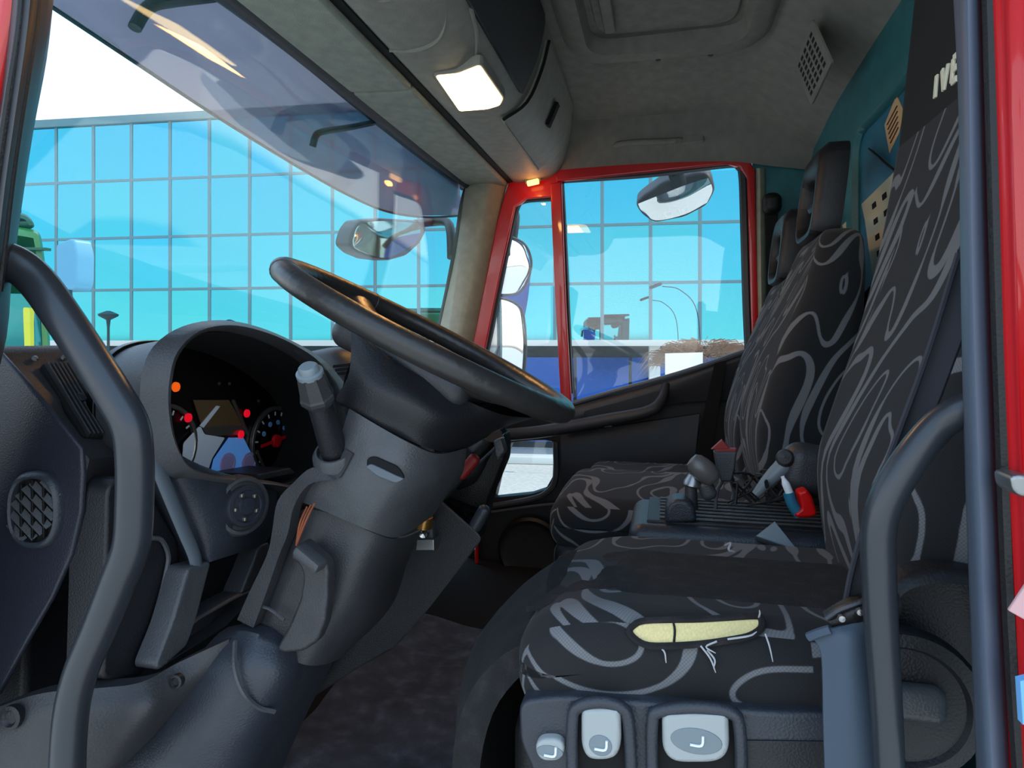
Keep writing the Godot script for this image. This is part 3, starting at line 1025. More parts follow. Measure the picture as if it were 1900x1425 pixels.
# ---------------------------------------------------------------- overhead console and lamp
func make_header() -> void:
	var h := structure("trim_3", "grey overhead console across the top of the windscreen", "overhead console")
	var z0 := -0.40
	var z1 := -2.335
	# cross profile: underside by the flaps, bulging edge, rear face up to the ceiling
	var prof := [V(-0.56, 2.735, 0), V(-0.545, 2.70, 0), V(-0.48, 2.695, 0), V(-0.41, 2.705, 0), V(-0.36, 2.745, 0), V(-0.325, 2.82, 0), V(-0.305, 2.90, 0), V(-0.30, 2.99, 0)]
	var m := Mb.new()
	var rows := []
	var fine := cr(prof, 5)
	for z in [z0, -1.0, -1.6, -2.1, z1]:
		rows.append(fine.map(func(p: Vector3) -> Vector3: return V(p.x, p.y, z)))
	grid(m, rows)
	var back := []
	for r in rows: back.append(r.map(func(p: Vector3) -> Vector3: return p + V(-0.03, 0.03, 0)))
	grid(m, back, false, true)
	obj("console_shell", m, M.header_plastic, h)
	var top := Mb.new()
	box(top, V(-0.84, 2.78, -2.36), V(-0.36, 2.96, -0.38), 0.02)
	obj("backing", top, M.plastic_black, h)
	var front := Mb.new()
	skin(front, [[V(-0.80, 2.76, -0.36), V(-0.82, 2.76, -1.2), V(-0.81, 2.75, -1.9), V(-0.76, 2.72, -2.34)], [V(-0.76, 2.72, -0.36), V(-0.78, 2.72, -1.2), V(-0.77, 2.71, -1.9), V(-0.73, 2.685, -2.34)], [V(-0.72, 2.73, -0.36), V(-0.73, 2.73, -1.2), V(-0.73, 2.72, -1.9), V(-0.70, 2.69, -2.34)]], V(0, 0.04, 0), 4, 3)
	obj("front_rail", front, M.plastic_mid, h)
	# seams and the recess of the radio slot on the console
	var seam := func(p: Array, r: float, mm: Material, called := "seam") -> void:
		var q := Mb.new()
		tube(q, cr(p, 4), r, 6)
		obj(called, q, mm, h)
	# door of the far compartment, slightly proud of the console
	var cd := Mb.new()
	var dr := []
	for z in [-1.66, -1.9, -2.14]:
		dr.append([V(-0.415, 2.692, z), V(-0.352, 2.738, z), V(-0.316, 2.815, z), V(-0.296, 2.89, z)])
	skin(cd, dr, V(-0.012, 0.008, 0), 5, 3)
	var cdo := obj("compartment_door", cd, M.header_plastic, h)
	var la := Mb.new()
	bar(la, V(-0.338, 2.745, -1.88), V(-0.309, 2.81, -1.88), 0.03, 0.012, Vector3.RIGHT, 0.002)
	obj("latch_slot", la, M.void, cdo)
	seam.call([V(-0.418, 2.694, -1.655), V(-0.353, 2.735, -1.655), V(-0.314, 2.815, -1.655), V(-0.294, 2.89, -1.655)], 0.0045, M.void)
	seam.call([V(-0.418, 2.690, -1.67), V(-0.418, 2.690, -1.9), V(-0.418, 2.690, -2.14)], 0.003, M.header_plastic, "moulded_rib")  # rib added to draw the highlight along the lower door edge
	var cd2 := Mb.new()
	var dr2 := []
	for z in [-0.95, -1.25, -1.6]:
		dr2.append([V(-0.352, 2.735, z), V(-0.318, 2.81, z), V(-0.297, 2.89, z), V(-0.294, 2.93, z)])
	skin(cd2, dr2, V(-0.012, 0.008, 0), 5, 3)
	obj("compartment_door", cd2, M.plastic_mid, h)
	seam.call([V(-0.545, 2.698, -1.22), V(-0.48, 2.693, -1.22), V(-0.425, 2.70, -1.19), V(-0.39, 2.72, -1.12), V(-0.37, 2.735, -1.0)], 0.004, M.header_plastic, "moulded_rib")
	seam.call([V(-0.41, 2.703, -1.37), V(-0.375, 2.727, -1.27), V(-0.36, 2.74, -1.18)], 0.005, M.header_plastic, "moulded_rib")
	var so := Mb.new()
	ring(so, rnd([V(-0.50, 2.69, -1.06), V(-0.425, 2.70, -1.08), V(-0.425, 2.70, -0.6), V(-0.50, 2.69, -0.6)], 0.02), rnd([V(-0.485, 2.69, -1.03), V(-0.44, 2.70, -1.045), V(-0.44, 2.70, -0.62), V(-0.485, 2.69, -0.62)], 0.014), V(0, 0.012, 0), 0.003)
	obj("slot_frame", so, M.header_plastic, h)
	var sl := Mb.new()
	slab(sl, [V(-0.488, 2.697, -1.035), V(-0.437, 2.697, -1.045), V(-0.437, 2.697, -0.615), V(-0.488, 2.697, -0.615)], V(0, 0.004, 0), 0.0005)
	obj("slot_recess", sl, M.void, h)
	var gap := Mb.new()
	bar(gap, V(-0.557, 2.712, -0.4), V(-0.557, 2.712, -2.33), 0.02, 0.03)
	obj("dark_joint", gap, M.void, h)
	# the two folded flaps below the windscreen header
	var f0 := Mb.new()
	rbox(f0, V(-0.645, 2.70, -0.90), V(0.155, 0.022, 0.99), 0.009, Basis(Vector3.BACK, -0.05), 2)
	tag(obj("sun_flap", f0, M.header_flap), "folded grey sun flap nearest the open driver's door, left of the lit lamp", "sun flap", "folded sun flaps")
	var f1 := Mb.new()
	rbox(f1, V(-0.645, 2.70, -1.86), V(0.155, 0.022, 0.91), 0.009, Basis(Vector3.BACK, -0.05), 2)
	tag(obj("sun_flap", f1, M.header_flap), "folded grey sun flap on the passenger side, ending at the cream pillar", "sun flap", "folded sun flaps")
	# lit cabin lamp
	var lamp := thing("cabin_lamp", "lit cabin lamp with a glowing warm white lens in the overhead console", "lamp", V(-0.46, 2.69, -1.49))
	var lc := [V(-0.4902, 2.69, -1.339), V(-0.4385, 2.69, -1.3397), V(-0.3808, 2.69, -1.309), V(-0.3785, 2.69, -1.499), V(-0.3942, 2.69, -1.5343), V(-0.4305, 2.69, -1.5516), V(-0.5043, 2.69, -1.5493)]
	var bz := Mb.new()
	slab(bz, inset(rnd(lc, 0.01), -0.006), V(0, 0.02, 0), 0.003)
	obj("bezel", bz, M.header_plastic, lamp)
	var glow := mat("lamp_lens", Color(1, 0.95, 0.85), 0.4)
	glow.emission_enabled = true
	glow.emission = Color(1.0, 0.86, 0.6)
	glow.emission_energy_multiplier = 6.0
	var ln := Mb.new()
	slab(ln, rnd(lc.map(func(p: Vector3) -> Vector3: return p - V(0, 0.005, 0)), 0.01), V(0, 0.012, 0), 0.004)
	obj("lens", ln, glow, lamp, "glowing warm white lens")
	var al := AreaLight3D.new()
	al.name = "cabin_lamp_light"
	al.area_size = Vector2(0.1, 0.19)
	al.light_color = Color(1.0, 0.7, 0.38)
	al.light_energy = 0.2
	al.area_range = 6.0
	al.shadow_enabled = true
	add_child(al)
	al.position = V(-0.46, 2.675, -1.49)
	al.rotation.x = -PI / 2
	# small courtesy lamp over the passenger door
	var cl := thing("courtesy_lamp", "tiny glowing courtesy lamp above the corner of the passenger door", "lamp", V(-0.4658, 2.6873, -2.28))
	var cm := Mb.new()
	bar(cm, V(-0.4835, 2.6781, -2.27), V(-0.4402, 2.6853, -2.27), 0.012, 0.02, Vector3.UP, 0.004)
	var cg := glow.duplicate()
	cg.resource_name = "courtesy_glow"
	cg.emission_energy_multiplier = 2.5
	cg.emission = Color(1.0, 0.75, 0.4)
	obj("lens", cm, cg, cl)
	var cb := Mb.new()
	bar(cb, V(-0.4936, 2.6889, -2.28), V(-0.4343, 2.697, -2.28), 0.012, 0.02, Vector3.UP, 0.004)
	obj("housing", cb, M.header_plastic, cl)
	var ol := OmniLight3D.new()
	ol.name = "courtesy_lamp_light"
	ol.light_color = Color(1.0, 0.6, 0.25)
	ol.light_energy = 0.004
	ol.light_size = 0.01
	ol.omni_range = 4.0
	ol.omni_attenuation = 2.0
	ol.shadow_enabled = true
	add_child(ol)
	ol.position = V(-0.4576, 2.6484, -2.24)


# ---------------------------------------------------------------- dashboard
func make_dashboard() -> void:
	var d := thing("dashboard", "dark grey dashboard with a hooded instrument cluster and air vents", "dashboard", V(-0.75, 1.3, -1.2))
	# body behind everything
	var body := Mb.new()
	var prof := [V(-1.0, 2.05, 0), V(-0.76, 2.075, 0), V(-0.70, 2.05, 0), V(-0.69, 1.9, 0), V(-0.74, 1.72, 0), V(-0.86, 1.5, 0), V(-1.0, 1.4, 0)]
	slab(body, prof.map(func(p: Vector3) -> Vector3: return p + V(0, 0, -1.15)), V(0, 0, -1.15), 0.02)
	obj("passenger_body", body, M.plastic_dark, d)
	var body2 := Mb.new()
	slab(body2, [V(-1.0, 2.05, -0.66), V(-0.80, 2.06, -0.66), V(-0.78, 1.96, -0.66), V(-0.80, 1.6, -0.66), V(-0.84, 1.3, -0.66), V(-1.0, 1.3, -0.66)], V(0, 0, -0.5), 0.01)
	obj("driver_body", body2, M.plastic_dark, d)
	# end cap beside the door
	var cap_ := [V(-0.8595, 2.0987, -0.6), V(-0.7605, 2.0905, -0.6), V(-0.7015, 2.0378, -0.6), V(-0.6446, 1.9828, -0.6), V(-0.6416, 1.9536, -0.6), V(-0.6446, 1.9107, -0.6), V(-0.658, 1.8609, -0.6), V(-0.6853, 1.8093, -0.6), V(-0.7209, 1.7561, -0.6), V(-0.7637, 1.6882, -0.6), V(-0.7847, 1.6716, -0.6), V(-0.9647, 1.6483, -0.6), V(-0.9647, 2.0987, -0.6)]
	var ec := Mb.new()
	slab(ec, cap_, V(0, 0, -0.005), 0.003)
	obj("end_cap", ec, M.plastic_navy, d)
	var inner := Mb.new()
	slab(inner, [V(-0.6993, 1.937, -0.651), V(-0.6993, 1.8946, -0.651), V(-0.714, 1.8405, -0.651), V(-0.7436, 1.7846, -0.651), V(-0.7822, 1.7269, -0.651), V(-0.8251, 1.6605, -0.651), V(-1.0467, 1.6332, -0.651), V(-1.0467, 1.9206, -0.651)].map(func(p: Vector3) -> Vector3: return p + V(-0.03, 0, 0)), V(0, 0, -0.06), 0.001)
	obj("inner_side", inner, M.plastic_dark, d)
	# slanted top with the long vent
	var a: Vector3 = V(-0.7652, 2.0904, -0.605)
	var b: Vector3 = V(-0.6499, 1.9818, -0.605)
	var c: Vector3 = V(-0.6904, 1.9697, -0.7)
	var e: Vector3 = V(-0.752, 2.0915, -0.7)
	var lip := Mb.new()
	skin(lip, [[a + V(-0.02, 0.008, 0), e + V(-0.02, 0.008, 0)], [a, e], [a.lerp(b, 0.5), e.lerp(c, 0.5)], [b, c], [b + V(0.012, -0.012, 0), c + V(0.012, -0.012, 0)], [b + V(0.004, -0.04, 0), c + V(0.004, -0.04, 0)]], V(-0.02, -0.02, 0), 1, 1)
	obj("vent_surround", lip, M.plastic_mid, d)
	var n := (b - a).cross(e - a).normalized()
	if n.y < 0: n = -n
	var bil := func(s: float, t: float, h: float) -> Vector3: return a.lerp(b, s).lerp(e.lerp(c, s), t) + n * h
	var v := Mb.new()
	slab(v, rnd([bil.call(0.13, 0.36, 0.002), bil.call(0.9, 0.22, 0.002), bil.call(0.93, 0.97, 0.002), bil.call(0.16, 0.78, 0.002)], 0.006), -n * 0.006, 0.001)
	var vo := obj("air_vent", v, M.void, d)
	for i in 7:
		var t := (i + 0.4) / 7.0
		var q := Mb.new()
		bar(q, bil.call(0.15, lerpf(0.38, 0.77, t), 0.004), bil.call(0.905, lerpf(0.26, 0.95, t), 0.004), 0.0025, 0.010, n, 0.001)
		obj("slat", q, M.plastic_mid, vo)
	var kn := Mb.new()
	bar(kn, bil.call(0.5, 0.55, 0.008), bil.call(0.58, 0.55, 0.008), 0.008, 0.008, n, 0.002)
	obj("vent_tab", kn, M.plastic_dark, vo)
	for t in [0.34, 0.72]:
		var q := Mb.new()
		lathe(q, bil.call(0.07, t, 0.0), n, [Vector2(0.004, 0), Vector2(0.003, 0.003), Vector2(0.0005, 0.0035)], 8)
		obj("screw", q, M.steel, d)
	# round vent in the end cap: raised bezel, grid over a plate painted dark for depth
	var rc: Vector3 = V(-0.7061, 1.9102, -0.6)
	var rx := (V(-0.6678, 1.9124, -0.6) as Vector3) - rc
	var ry := (V(-0.7061, 1.955, -0.6) as Vector3) - rc
	var rv := Mb.new()
	ring(rv, ellipse(rc + V(0, 0, 0.006), rx, ry, 32, 0.8), ellipse(rc + V(0, 0, 0.010), rx * 0.8, ry * 0.82, 32, 0.8), V(0, 0, -0.012), 0.003)
	var rvo := obj("side_vent", rv, M.plastic_blue_grey, d)
	var rb := Mb.new()
	slab(rb, ellipse(rc + V(0, 0, 0.0008), rx * 0.84, ry * 0.86, 32, 0.8), V(0, 0, -0.004), 0.0005)
	obj("vent_hollow_shade", rb, M.void, rvo)
	for k in range(-3, 4):
		var dir := (rx * 0.72 - ry * 0.52)
		var off := (rx * 0.34 + ry * 0.30) * (k * 0.62)
		# each slat is cut where it meets the oval
		var s := sqrt(maxf(0.06, 0.66 - pow(k * 0.235, 2.0)))
		var q := Mb.new()
		bar(q, rc + off - dir * s + V(0, 0, 0.0045), rc + off + dir * s + V(0, 0, 0.0045), 0.0075, 0.0022, V(0.2, 0.5, 0.6), 0.0007)
		obj("slat", q, M.plastic_grey, rvo)
	for k in range(-1, 2):
		var s := sqrt(0.62 - pow(k * 0.4, 2.0))
		var q := Mb.new()
		bar(q, rc + rx * (k * 0.42) - ry * s + V(0, 0, 0.005), rc + rx * (k * 0.42) + ry * s + V(0, 0, 0.005), 0.003, 0.004, Vector3.BACK, 0.0007)
		obj("slat", q, M.plastic_black, rvo)
	make_cluster(d)
	make_fascia(d)
	make_kick_panels()


func make_cluster(d: Node3D) -> void:
	# hood: tunnel from the rear opening to the gauge plate, with a rolled lip
	var f := cr([V(-0.57, 2.0201, -0.6526), V(-0.57, 2.054, -0.6535), V(-0.57, 2.087, -0.6648), V(-0.57, 2.1122, -0.6981), V(-0.57, 2.1208, -0.7512), V(-0.57, 2.1146, -0.8154), V(-0.57, 2.0975, -0.8896), V(-0.57, 2.066, -0.9678), V(-0.58, 2.0135, -1.0482), V(-0.58, 1.9429, -1.0735), V(-0.58, 1.8902, -1.0387), V(-0.575, 1.8754, -0.937), V(-0.57, 1.8991, -0.8477), V(-0.57, 1.9202, -0.7735), V(-0.57, 1.9319, -0.7248), V(-0.57, 1.9507, -0.683), V(-0.57, 1.9824, -0.6613)], 4, true)
	var o := cr([V(-0.585, 2.0166, -0.6232), V(-0.585, 2.0629, -0.6232), V(-0.585, 2.0987, -0.6417), V(-0.585, 2.1235, -0.6897), V(-0.585, 2.1335, -0.76), V(-0.585, 2.127, -0.8407), V(-0.585, 2.1052, -0.9358), V(-0.585, 2.0695, -1.0382), V(-0.59, 2.0067, -1.1384), V(-0.59, 1.9313, -1.1606), V(-0.59, 1.8554, -1.1169), V(-0.585, 1.8384, -0.9933), V(-0.585, 1.8669, -0.87), V(-0.585, 1.8909, -0.7823), V(-0.585, 1.9158, -0.7184), V(-0.585, 1.944, -0.6628), V(-0.585, 1.9806, -0.636)], 4, true)
	var g := []
	var og := []
	var cen: Vector3 = V(-0.69, 1.9662, -0.9364)
	for p in f: g.append(V(-0.69, lerpf(p.y, cen.y, 0.04) - 0.012, lerpf(p.z, cen.z, 0.04)))
	for p in o: og.append(V(-0.80, minf(p.y - 0.012, 2.09), lerpf(p.z, cen.z, 0.78) if p.z > cen.z else p.z))
	var lipf := []
	for k in f.size(): lipf.append(f[k].lerp(o[k], 0.28) + V(0.008, 0.002, 0))
	var midg := []
	for k in f.size(): midg.append(f[k].lerp(g[k], 0.12))
	var h := Mb.new()
	grid(h, [og, o, lipf, f, midg, g], true)
	var hood := obj("cluster_hood", h, M.plastic_grey, d, "", 60.0)
	var lin := Mb.new()
	var l0 := []
	var l1 := []
	for k in f.size():
		l0.append(midg[k].lerp(g[k], 0.0) * 1.0 + (cen - midg[k]).normalized() * 0.002)
		l1.append(g[k] + (cen - g[k]).normalized() * 0.002)
	grid(lin, [l0, l1], true)
	obj("hood_lining", lin, M.void, hood)
	# gauge plate
	var pl := Mb.new()
	slab(pl, inset(g, -0.004), V(-0.01, 0, 0), 0.001)
	var plate := obj("gauge_plate", pl, M.gauge_black, d)
	# right dial
	var dc: Vector3 = V(-0.687, 1.9269, -1.0364)
	var du := (V(-0.687, 1.895, -1.1008) as Vector3) - dc
	var dz := V(0, 0, -0.062)
	var dy := V(0, 0.056, 0)
	var rg := Mb.new()
	ring(rg, ellipse(dc + V(0.004, 0, 0), dz * 1.12, dy * 1.12, 36), ellipse(dc + V(0.004, 0, 0), dz * 1.0, dy * 1.0, 36), V(-0.006, 0, 0), 0.001)
	var dial := obj("dial_rim", rg, M.gauge_ring, d)
	for k in 13:
		var an := deg_to_rad(215.0 - 250.0 * k / 12.0)
		var p := dz * cos(an) + dy * sin(an)
		var q := Mb.new()
		bar(q, dc + p * 0.82 + V(0.002, 0, 0), dc + p * 0.94 + V(0.002, 0, 0), 0.0028, 0.001, Vector3.RIGHT, 0.0003)
		obj("dial_mark", q, M.gauge_mark, dial)
	var nd := Mb.new()
	bar(nd, dc + dz * -0.75 - dy * 0.05 + V(0.005, 0, 0), dc + dz * 0.45 + dy * 0.06 + V(0.005, 0, 0), 0.006, 0.002, Vector3.RIGHT, 0.0008)
	obj("needle", nd, M.needle_red, dial)
	var hb := Mb.new()
	lathe(hb, dc + V(0.002, 0, 0), Vector3.RIGHT, [Vector2(0.012, 0), Vector2(0.011, 0.006), Vector2(0.001, 0.007)], 16)
	obj("needle_hub", hb, M.needle_red, dial)
	for k in 4:
		var an := deg_to_rad(150.0 - 38.0 * k)
		var q := Mb.new()
		lathe(q, dc + (dz * cos(an) + dy * sin(an)) * 0.6, Vector3.RIGHT, [Vector2(0.0045, 0), Vector2(0.0045, 0.002), Vector2(0.0005, 0.0022)], 10)
		obj("dial_figure", q, M.panel_pale_blue, dial)
	# left dial, mostly hidden by the hood
	var lc: Vector3 = V(-0.687, 1.9565, -0.7683)
	var lr := Mb.new()
	ring(lr, ellipse(lc + V(0.004, 0, 0), dz * 1.1, dy * 1.1, 30), ellipse(lc + V(0.004, 0, 0), dz, dy, 30), V(-0.006, 0, 0), 0.001)
	var ldial := obj("dial_rim", lr, M.gauge_ring, d)
	for k in 13:
		var an := deg_to_rad(215.0 - 250.0 * k / 12.0)
		var p := dz * cos(an) + dy * sin(an)
		var q := Mb.new()
		bar(q, lc + p * 0.82 + V(0.002, 0, 0), lc + p * 0.94 + V(0.002, 0, 0), 0.0028, 0.001, Vector3.RIGHT, 0.0003)
		obj("dial_mark", q, M.gauge_mark, ldial)
	var flat := func(called: String, p: Array, mm: Material, parent: Node3D) -> Node3D:
		var q := Mb.new()
		slab(q, p, V(-0.002, 0, 0), 0.0004)
		return obj(called, q, mm, parent)
	var lit := mat("panel_glare", Color(0.45, 0.68, 0.9), 0.4)  # glow painted in for glare on the cluster lens, no backlight
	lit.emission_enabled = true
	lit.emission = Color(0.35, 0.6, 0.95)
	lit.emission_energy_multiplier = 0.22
	# brown display between the dials
	flat.call("display", [V(-0.686, 2.0178, -0.8309), V(-0.686, 2.0112, -0.9107), V(-0.686, 1.9649, -0.9477), V(-0.686, 1.9752, -0.8495)], M.lcd_brown, plate)
	flat.call("display_edge", [V(-0.685, 1.9754, -0.8482), V(-0.685, 1.9651, -0.9463), V(-0.685, 1.9488, -0.9607), V(-0.685, 1.9594, -0.8577)], M.gauge_ring, plate)
	# lens glare painted as a pale panel and white patches, with two small gauges
	flat.call("lower_glare_panel", [V(-0.685, 1.9503, -0.9107), V(-0.685, 1.9453, -0.9463), V(-0.685, 1.8831, -0.9905), V(-0.685, 1.8594, -0.9967), V(-0.685, 1.8872, -0.8625), V(-0.685, 1.9217, -0.8748)], lit, plate)
	flat.call("lens_glare", rnd([V(-0.684, 1.9778, -0.8423), V(-0.684, 1.9635, -0.8517), V(-0.684, 1.952, -0.8989), V(-0.684, 1.9245, -0.8686), V(-0.684, 1.9017, -0.8565), V(-0.684, 1.9335, -0.8064), V(-0.684, 1.9567, -0.8085)], 0.004), M.paper, plate)
	flat.call("lens_glare", [V(-0.684, 1.9778, -0.8423), V(-0.684, 2.0045, -0.8797), V(-0.684, 2.003, -0.8873), V(-0.684, 1.9737, -0.8493)], M.paper, plate)
	for p in [V(-0.683, 1.9096, -0.9054), V(-0.683, 1.9018, -0.9593)]:
		var q := Mb.new()
		ring(q, ellipse(p, V(0, 0, 0.019), V(0, 0.017, 0), 22), ellipse(p, V(0, 0, 0.015), V(0, 0.0135, 0), 22), V(-0.003, 0, 0), 0.0006)
		var g2 := obj("small_gauge", q, M.panel_pink, plate)
		flat.call("gauge_face", ellipse(p + V(-0.0005, 0, 0), V(0, 0, 0.014), V(0, 0.0125, 0), 20), M.panel_pink, plate)
	# silver divider and warning lights
	var dv := Mb.new()
	bar(dv, V(-0.684, 2.0107, -0.9174), V(-0.684, 1.9474, -0.9578), 0.005, 0.004, Vector3.RIGHT, 0.001)
	obj("divider", dv, M.gauge_ring, d)
	var dv2 := Mb.new()
	bar(dv2, V(-0.684, 1.9185, -0.98), V(-0.684, 1.8786, -1.0046), 0.004, 0.004, Vector3.RIGHT, 0.001)
	obj("divider", dv2, M.gauge_ring, d)
	var warn := mat("warning_red", Color(0.8, 0.05, 0.12), 0.4)
	warn.emission_enabled = true
	warn.emission = Color(0.9, 0.06, 0.16)
	warn.emission_energy_multiplier = 0.7
	var amber := warn.duplicate()
	amber.resource_name = "warning_amber"
	amber.emission = Color(1.0, 0.42, 0.05)
	for w in [[V(-0.684, 1.9852, -0.9521), warn], [V(-0.683, 1.9523, -0.9352), warn], [V(-0.684, 1.993, -0.8151), warn], [V(-0.66, 2.0419, -0.7627), amber]]:
		var q := Mb.new()
		lathe(q, w[0], Vector3.RIGHT, [Vector2(0.007, 0), Vector2(0.0065, 0.003), Vector2(0.0005, 0.004)], 12)
		obj("warning_lamp_light", q, w[1], plate)
	for p in [V(-0.685, 2.0374, -0.9094), V(-0.685, 2.0031, -0.9859), V(-0.685, 2.0389, -0.8848)]:
		var q := Mb.new()
		lathe(q, p, Vector3.RIGHT, [Vector2(0.0028, 0), Vector2(0.0025, 0.002), Vector2(0.0005, 0.0025)], 8)
		obj("reset_pin", q, M.gauge_ring, plate)
	# brown ledge under the dials at the right
	var lg := Mb.new()
	slab(lg, [V(-0.6, 1.9045, -0.8623), V(-0.6, 1.8977, -0.9519), V(-0.6, 1.8864, -0.9647), V(-0.6, 1.8933, -0.8649)], V(-0.08, 0, 0), 0.002)
	obj("cluster_ledge", lg, M.plastic_mid, d)


func make_fascia(d: Node3D) -> void:
	var th := V(-0.03, 0, 0)
	var add := func(called: String, p: Array, mm: Material, r := 0.008, t := th, bev := 0.004) -> MeshInstance3D:
		var q := Mb.new()
		slab(q, rnd(p, r), t, bev)
		return obj(called, q, mm, d)
	# panel between the hood and the round switch
	var up := Mb.new()
	skin(up, [[V(-0.6, 2.0171, -0.6441), V(-0.585, 1.9982, -0.6458), V(-0.578, 1.9756, -0.6618), V(-0.576, 1.9532, -0.6791)],
		[V(-0.6, 1.9632, -0.6607), V(-0.582, 1.9501, -0.6725), V(-0.572, 1.924, -0.7326), V(-0.575, 1.8893, -0.8552)],
		[V(-0.598, 1.9008, -0.691), V(-0.576, 1.8976, -0.7093), V(-0.566, 1.8805, -0.7681), V(-0.575, 1.8548, -0.8716)],
		[V(-0.598, 1.8494, -0.7165), V(-0.576, 1.8484, -0.7253), V(-0.566, 1.8439, -0.7681), V(-0.578, 1.8189, -0.8678)],
		[V(-0.598, 1.808, -0.7364), V(-0.58, 1.8157, -0.7344), V(-0.576, 1.8125, -0.7771), V(-0.585, 1.8014, -0.8565)]], V(-0.03, 0, 0), 5, 5)
	obj("fascia", up, M.plastic_blue_grey, d)
	# highlight along the chamfered edge, painted as a pale strip
	var ed := Mb.new()
	tube(ed, cr([V(-0.59, 1.9686, -0.6463), V(-0.588, 1.9199, -0.6679), V(-0.586, 1.8698, -0.6908), V(-0.584, 1.8325, -0.7074), V(-0.584, 1.8106, -0.7113)], 5), 0.0095, 8, false, 0.6, Vector3.RIGHT)
	obj("edge_highlight", ed, M.trim_light, d)
	# frame of the open cubby
	add.call("cubby_frame", [V(-0.578, 1.8234, -0.6907), V(-0.578, 1.8174, -0.734), V(-0.578, 1.7527, -0.7059), V(-0.578, 1.7249, -0.6888), V(-0.578, 1.7166, -0.643), V(-0.578, 1.7261, -0.6365), V(-0.578, 1.7631, -0.6618)], M.plastic_grey)
	add.call("cubby_frame", [V(-0.578, 1.7541, -0.7059), V(-0.578, 1.7533, -0.7844), V(-0.578, 1.7493, -0.8281), V(-0.578, 1.7296, -0.8106), V(-0.578, 1.7166, -0.7618), V(-0.578, 1.7188, -0.6464), V(-0.578, 1.7455, -0.6724)], M.plastic_mid)
	add.call("cubby_frame", [V(-0.578, 1.8065, -0.8358), V(-0.578, 1.805, -0.8623), V(-0.578, 1.7784, -0.8542), V(-0.578, 1.7459, -0.8205), V(-0.578, 1.7506, -0.7914), V(-0.578, 1.7786, -0.8156)], M.plastic_mid)
	add.call("cubby_hollow", [V(-0.64, 1.8034, -0.7859), V(-0.64, 1.7824, -0.9671), V(-0.64, 1.6905, -0.9226), V(-0.64, 1.7135, -0.7647)], M.void, 0.004, V(-0.01, 0, 0), 0.001)
	add.call("side_lower_panel", [V(-0.615, 1.9487, -0.6312), V(-0.615, 1.9095, -0.6755), V(-0.615, 1.8404, -0.7192), V(-0.615, 1.8052, -0.7154), V(-0.615, 1.7417, -0.6878), V(-0.615, 1.6969, -0.6585), V(-0.615, 1.7238, -0.6), V(-0.615, 1.9412, -0.6072)], M.plastic_dark, 0.012, V(-0.05, 0, 0), 0.004)
	var ip := Mb.new()
	tube(ip, cr([V(-0.612, 1.8637, -0.6687), V(-0.61, 1.8573, -0.6822), V(-0.61, 1.8351, -0.6929), V(-0.61, 1.8146, -0.6893), V(-0.61, 1.7802, -0.6769), V(-0.61, 1.7362, -0.6565)], 4), 0.003, 6)
	obj("moulded_rib", ip, M.plastic_grey, d)
	# round switch
	var c: Vector3 = V(-0.568, 1.8795, -0.7777)
	var ax := V(0.93, 0.08, 0.35)
	var k := Mb.new()
	lathe(k, c, ax, [Vector2(0.042, -0.012), Vector2(0.041, 0.004), Vector2(0.038, 0.010), Vector2(0.034, 0.011), Vector2(0.032, 0.007), Vector2(0.001, 0.007)], 32)
	var sw := obj("round_switch", k, M.plastic_grey, d)
	var k2 := Mb.new()
	lathe(k2, c + ax.normalized() * 0.006, ax, [Vector2(0.028, 0), Vector2(0.028, 0.007), Vector2(0.0265, 0.010), Vector2(0.022, 0.010), Vector2(0.021, 0.008), Vector2(0.012, 0.008), Vector2(0.011, 0.011), Vector2(0.001, 0.011)], 28)
	obj("switch_knob", k2, M.plastic_blue_grey, sw)
	for q in 5:
		var an := q * TAU / 5.0 + 0.4
		var w := Mb.new()
		var t := ax.normalized()
		var nn := (Vector3.UP - t * t.y).normalized()
		var pp := c + t * 0.0145 + (nn * cos(an) + t.cross(nn) * sin(an)) * 0.017
		rbox(w, pp, V(0.006, 0.006, 0.006), 0.002)
		obj("switch_mark", w, M.gauge_ring, sw)
	# air vent on the centre of the dashboard beyond the stalk
	var cv := Mb.new()
	skin(cv, [[V(-0.7426, 2.0861, -1.25), V(-0.6854, 2.0954, -1.25), V(-0.6506, 2.0953, -1.3)], [V(-0.7068, 2.0756, -1.2), V(-0.6519, 2.0835, -1.2), V(-0.6206, 2.0841, -1.25)], [V(-0.6649, 2.0132, -1.18), V(-0.6233, 2.0182, -1.18), V(-0.5863, 2.024, -1.2)]], V(-0.05, -0.02, -0.02), 4, 4)
	obj("centre_hump", cv, M.plastic_mid, d)
	for k3 in 3:
		var q := Mb.new()
		var t := k3 / 3.0
		bar(q, (V(-0.6411, 2.0573, -1.165) as Vector3).lerp(V(-0.6271, 2.0361, -1.165), t), (V(-0.6015, 2.0618, -1.165) as Vector3).lerp(V(-0.5922, 2.0407, -1.165), t), 0.003, 0.006, Vector3.RIGHT, 0.001)
		obj("slat", q, M.void, d)


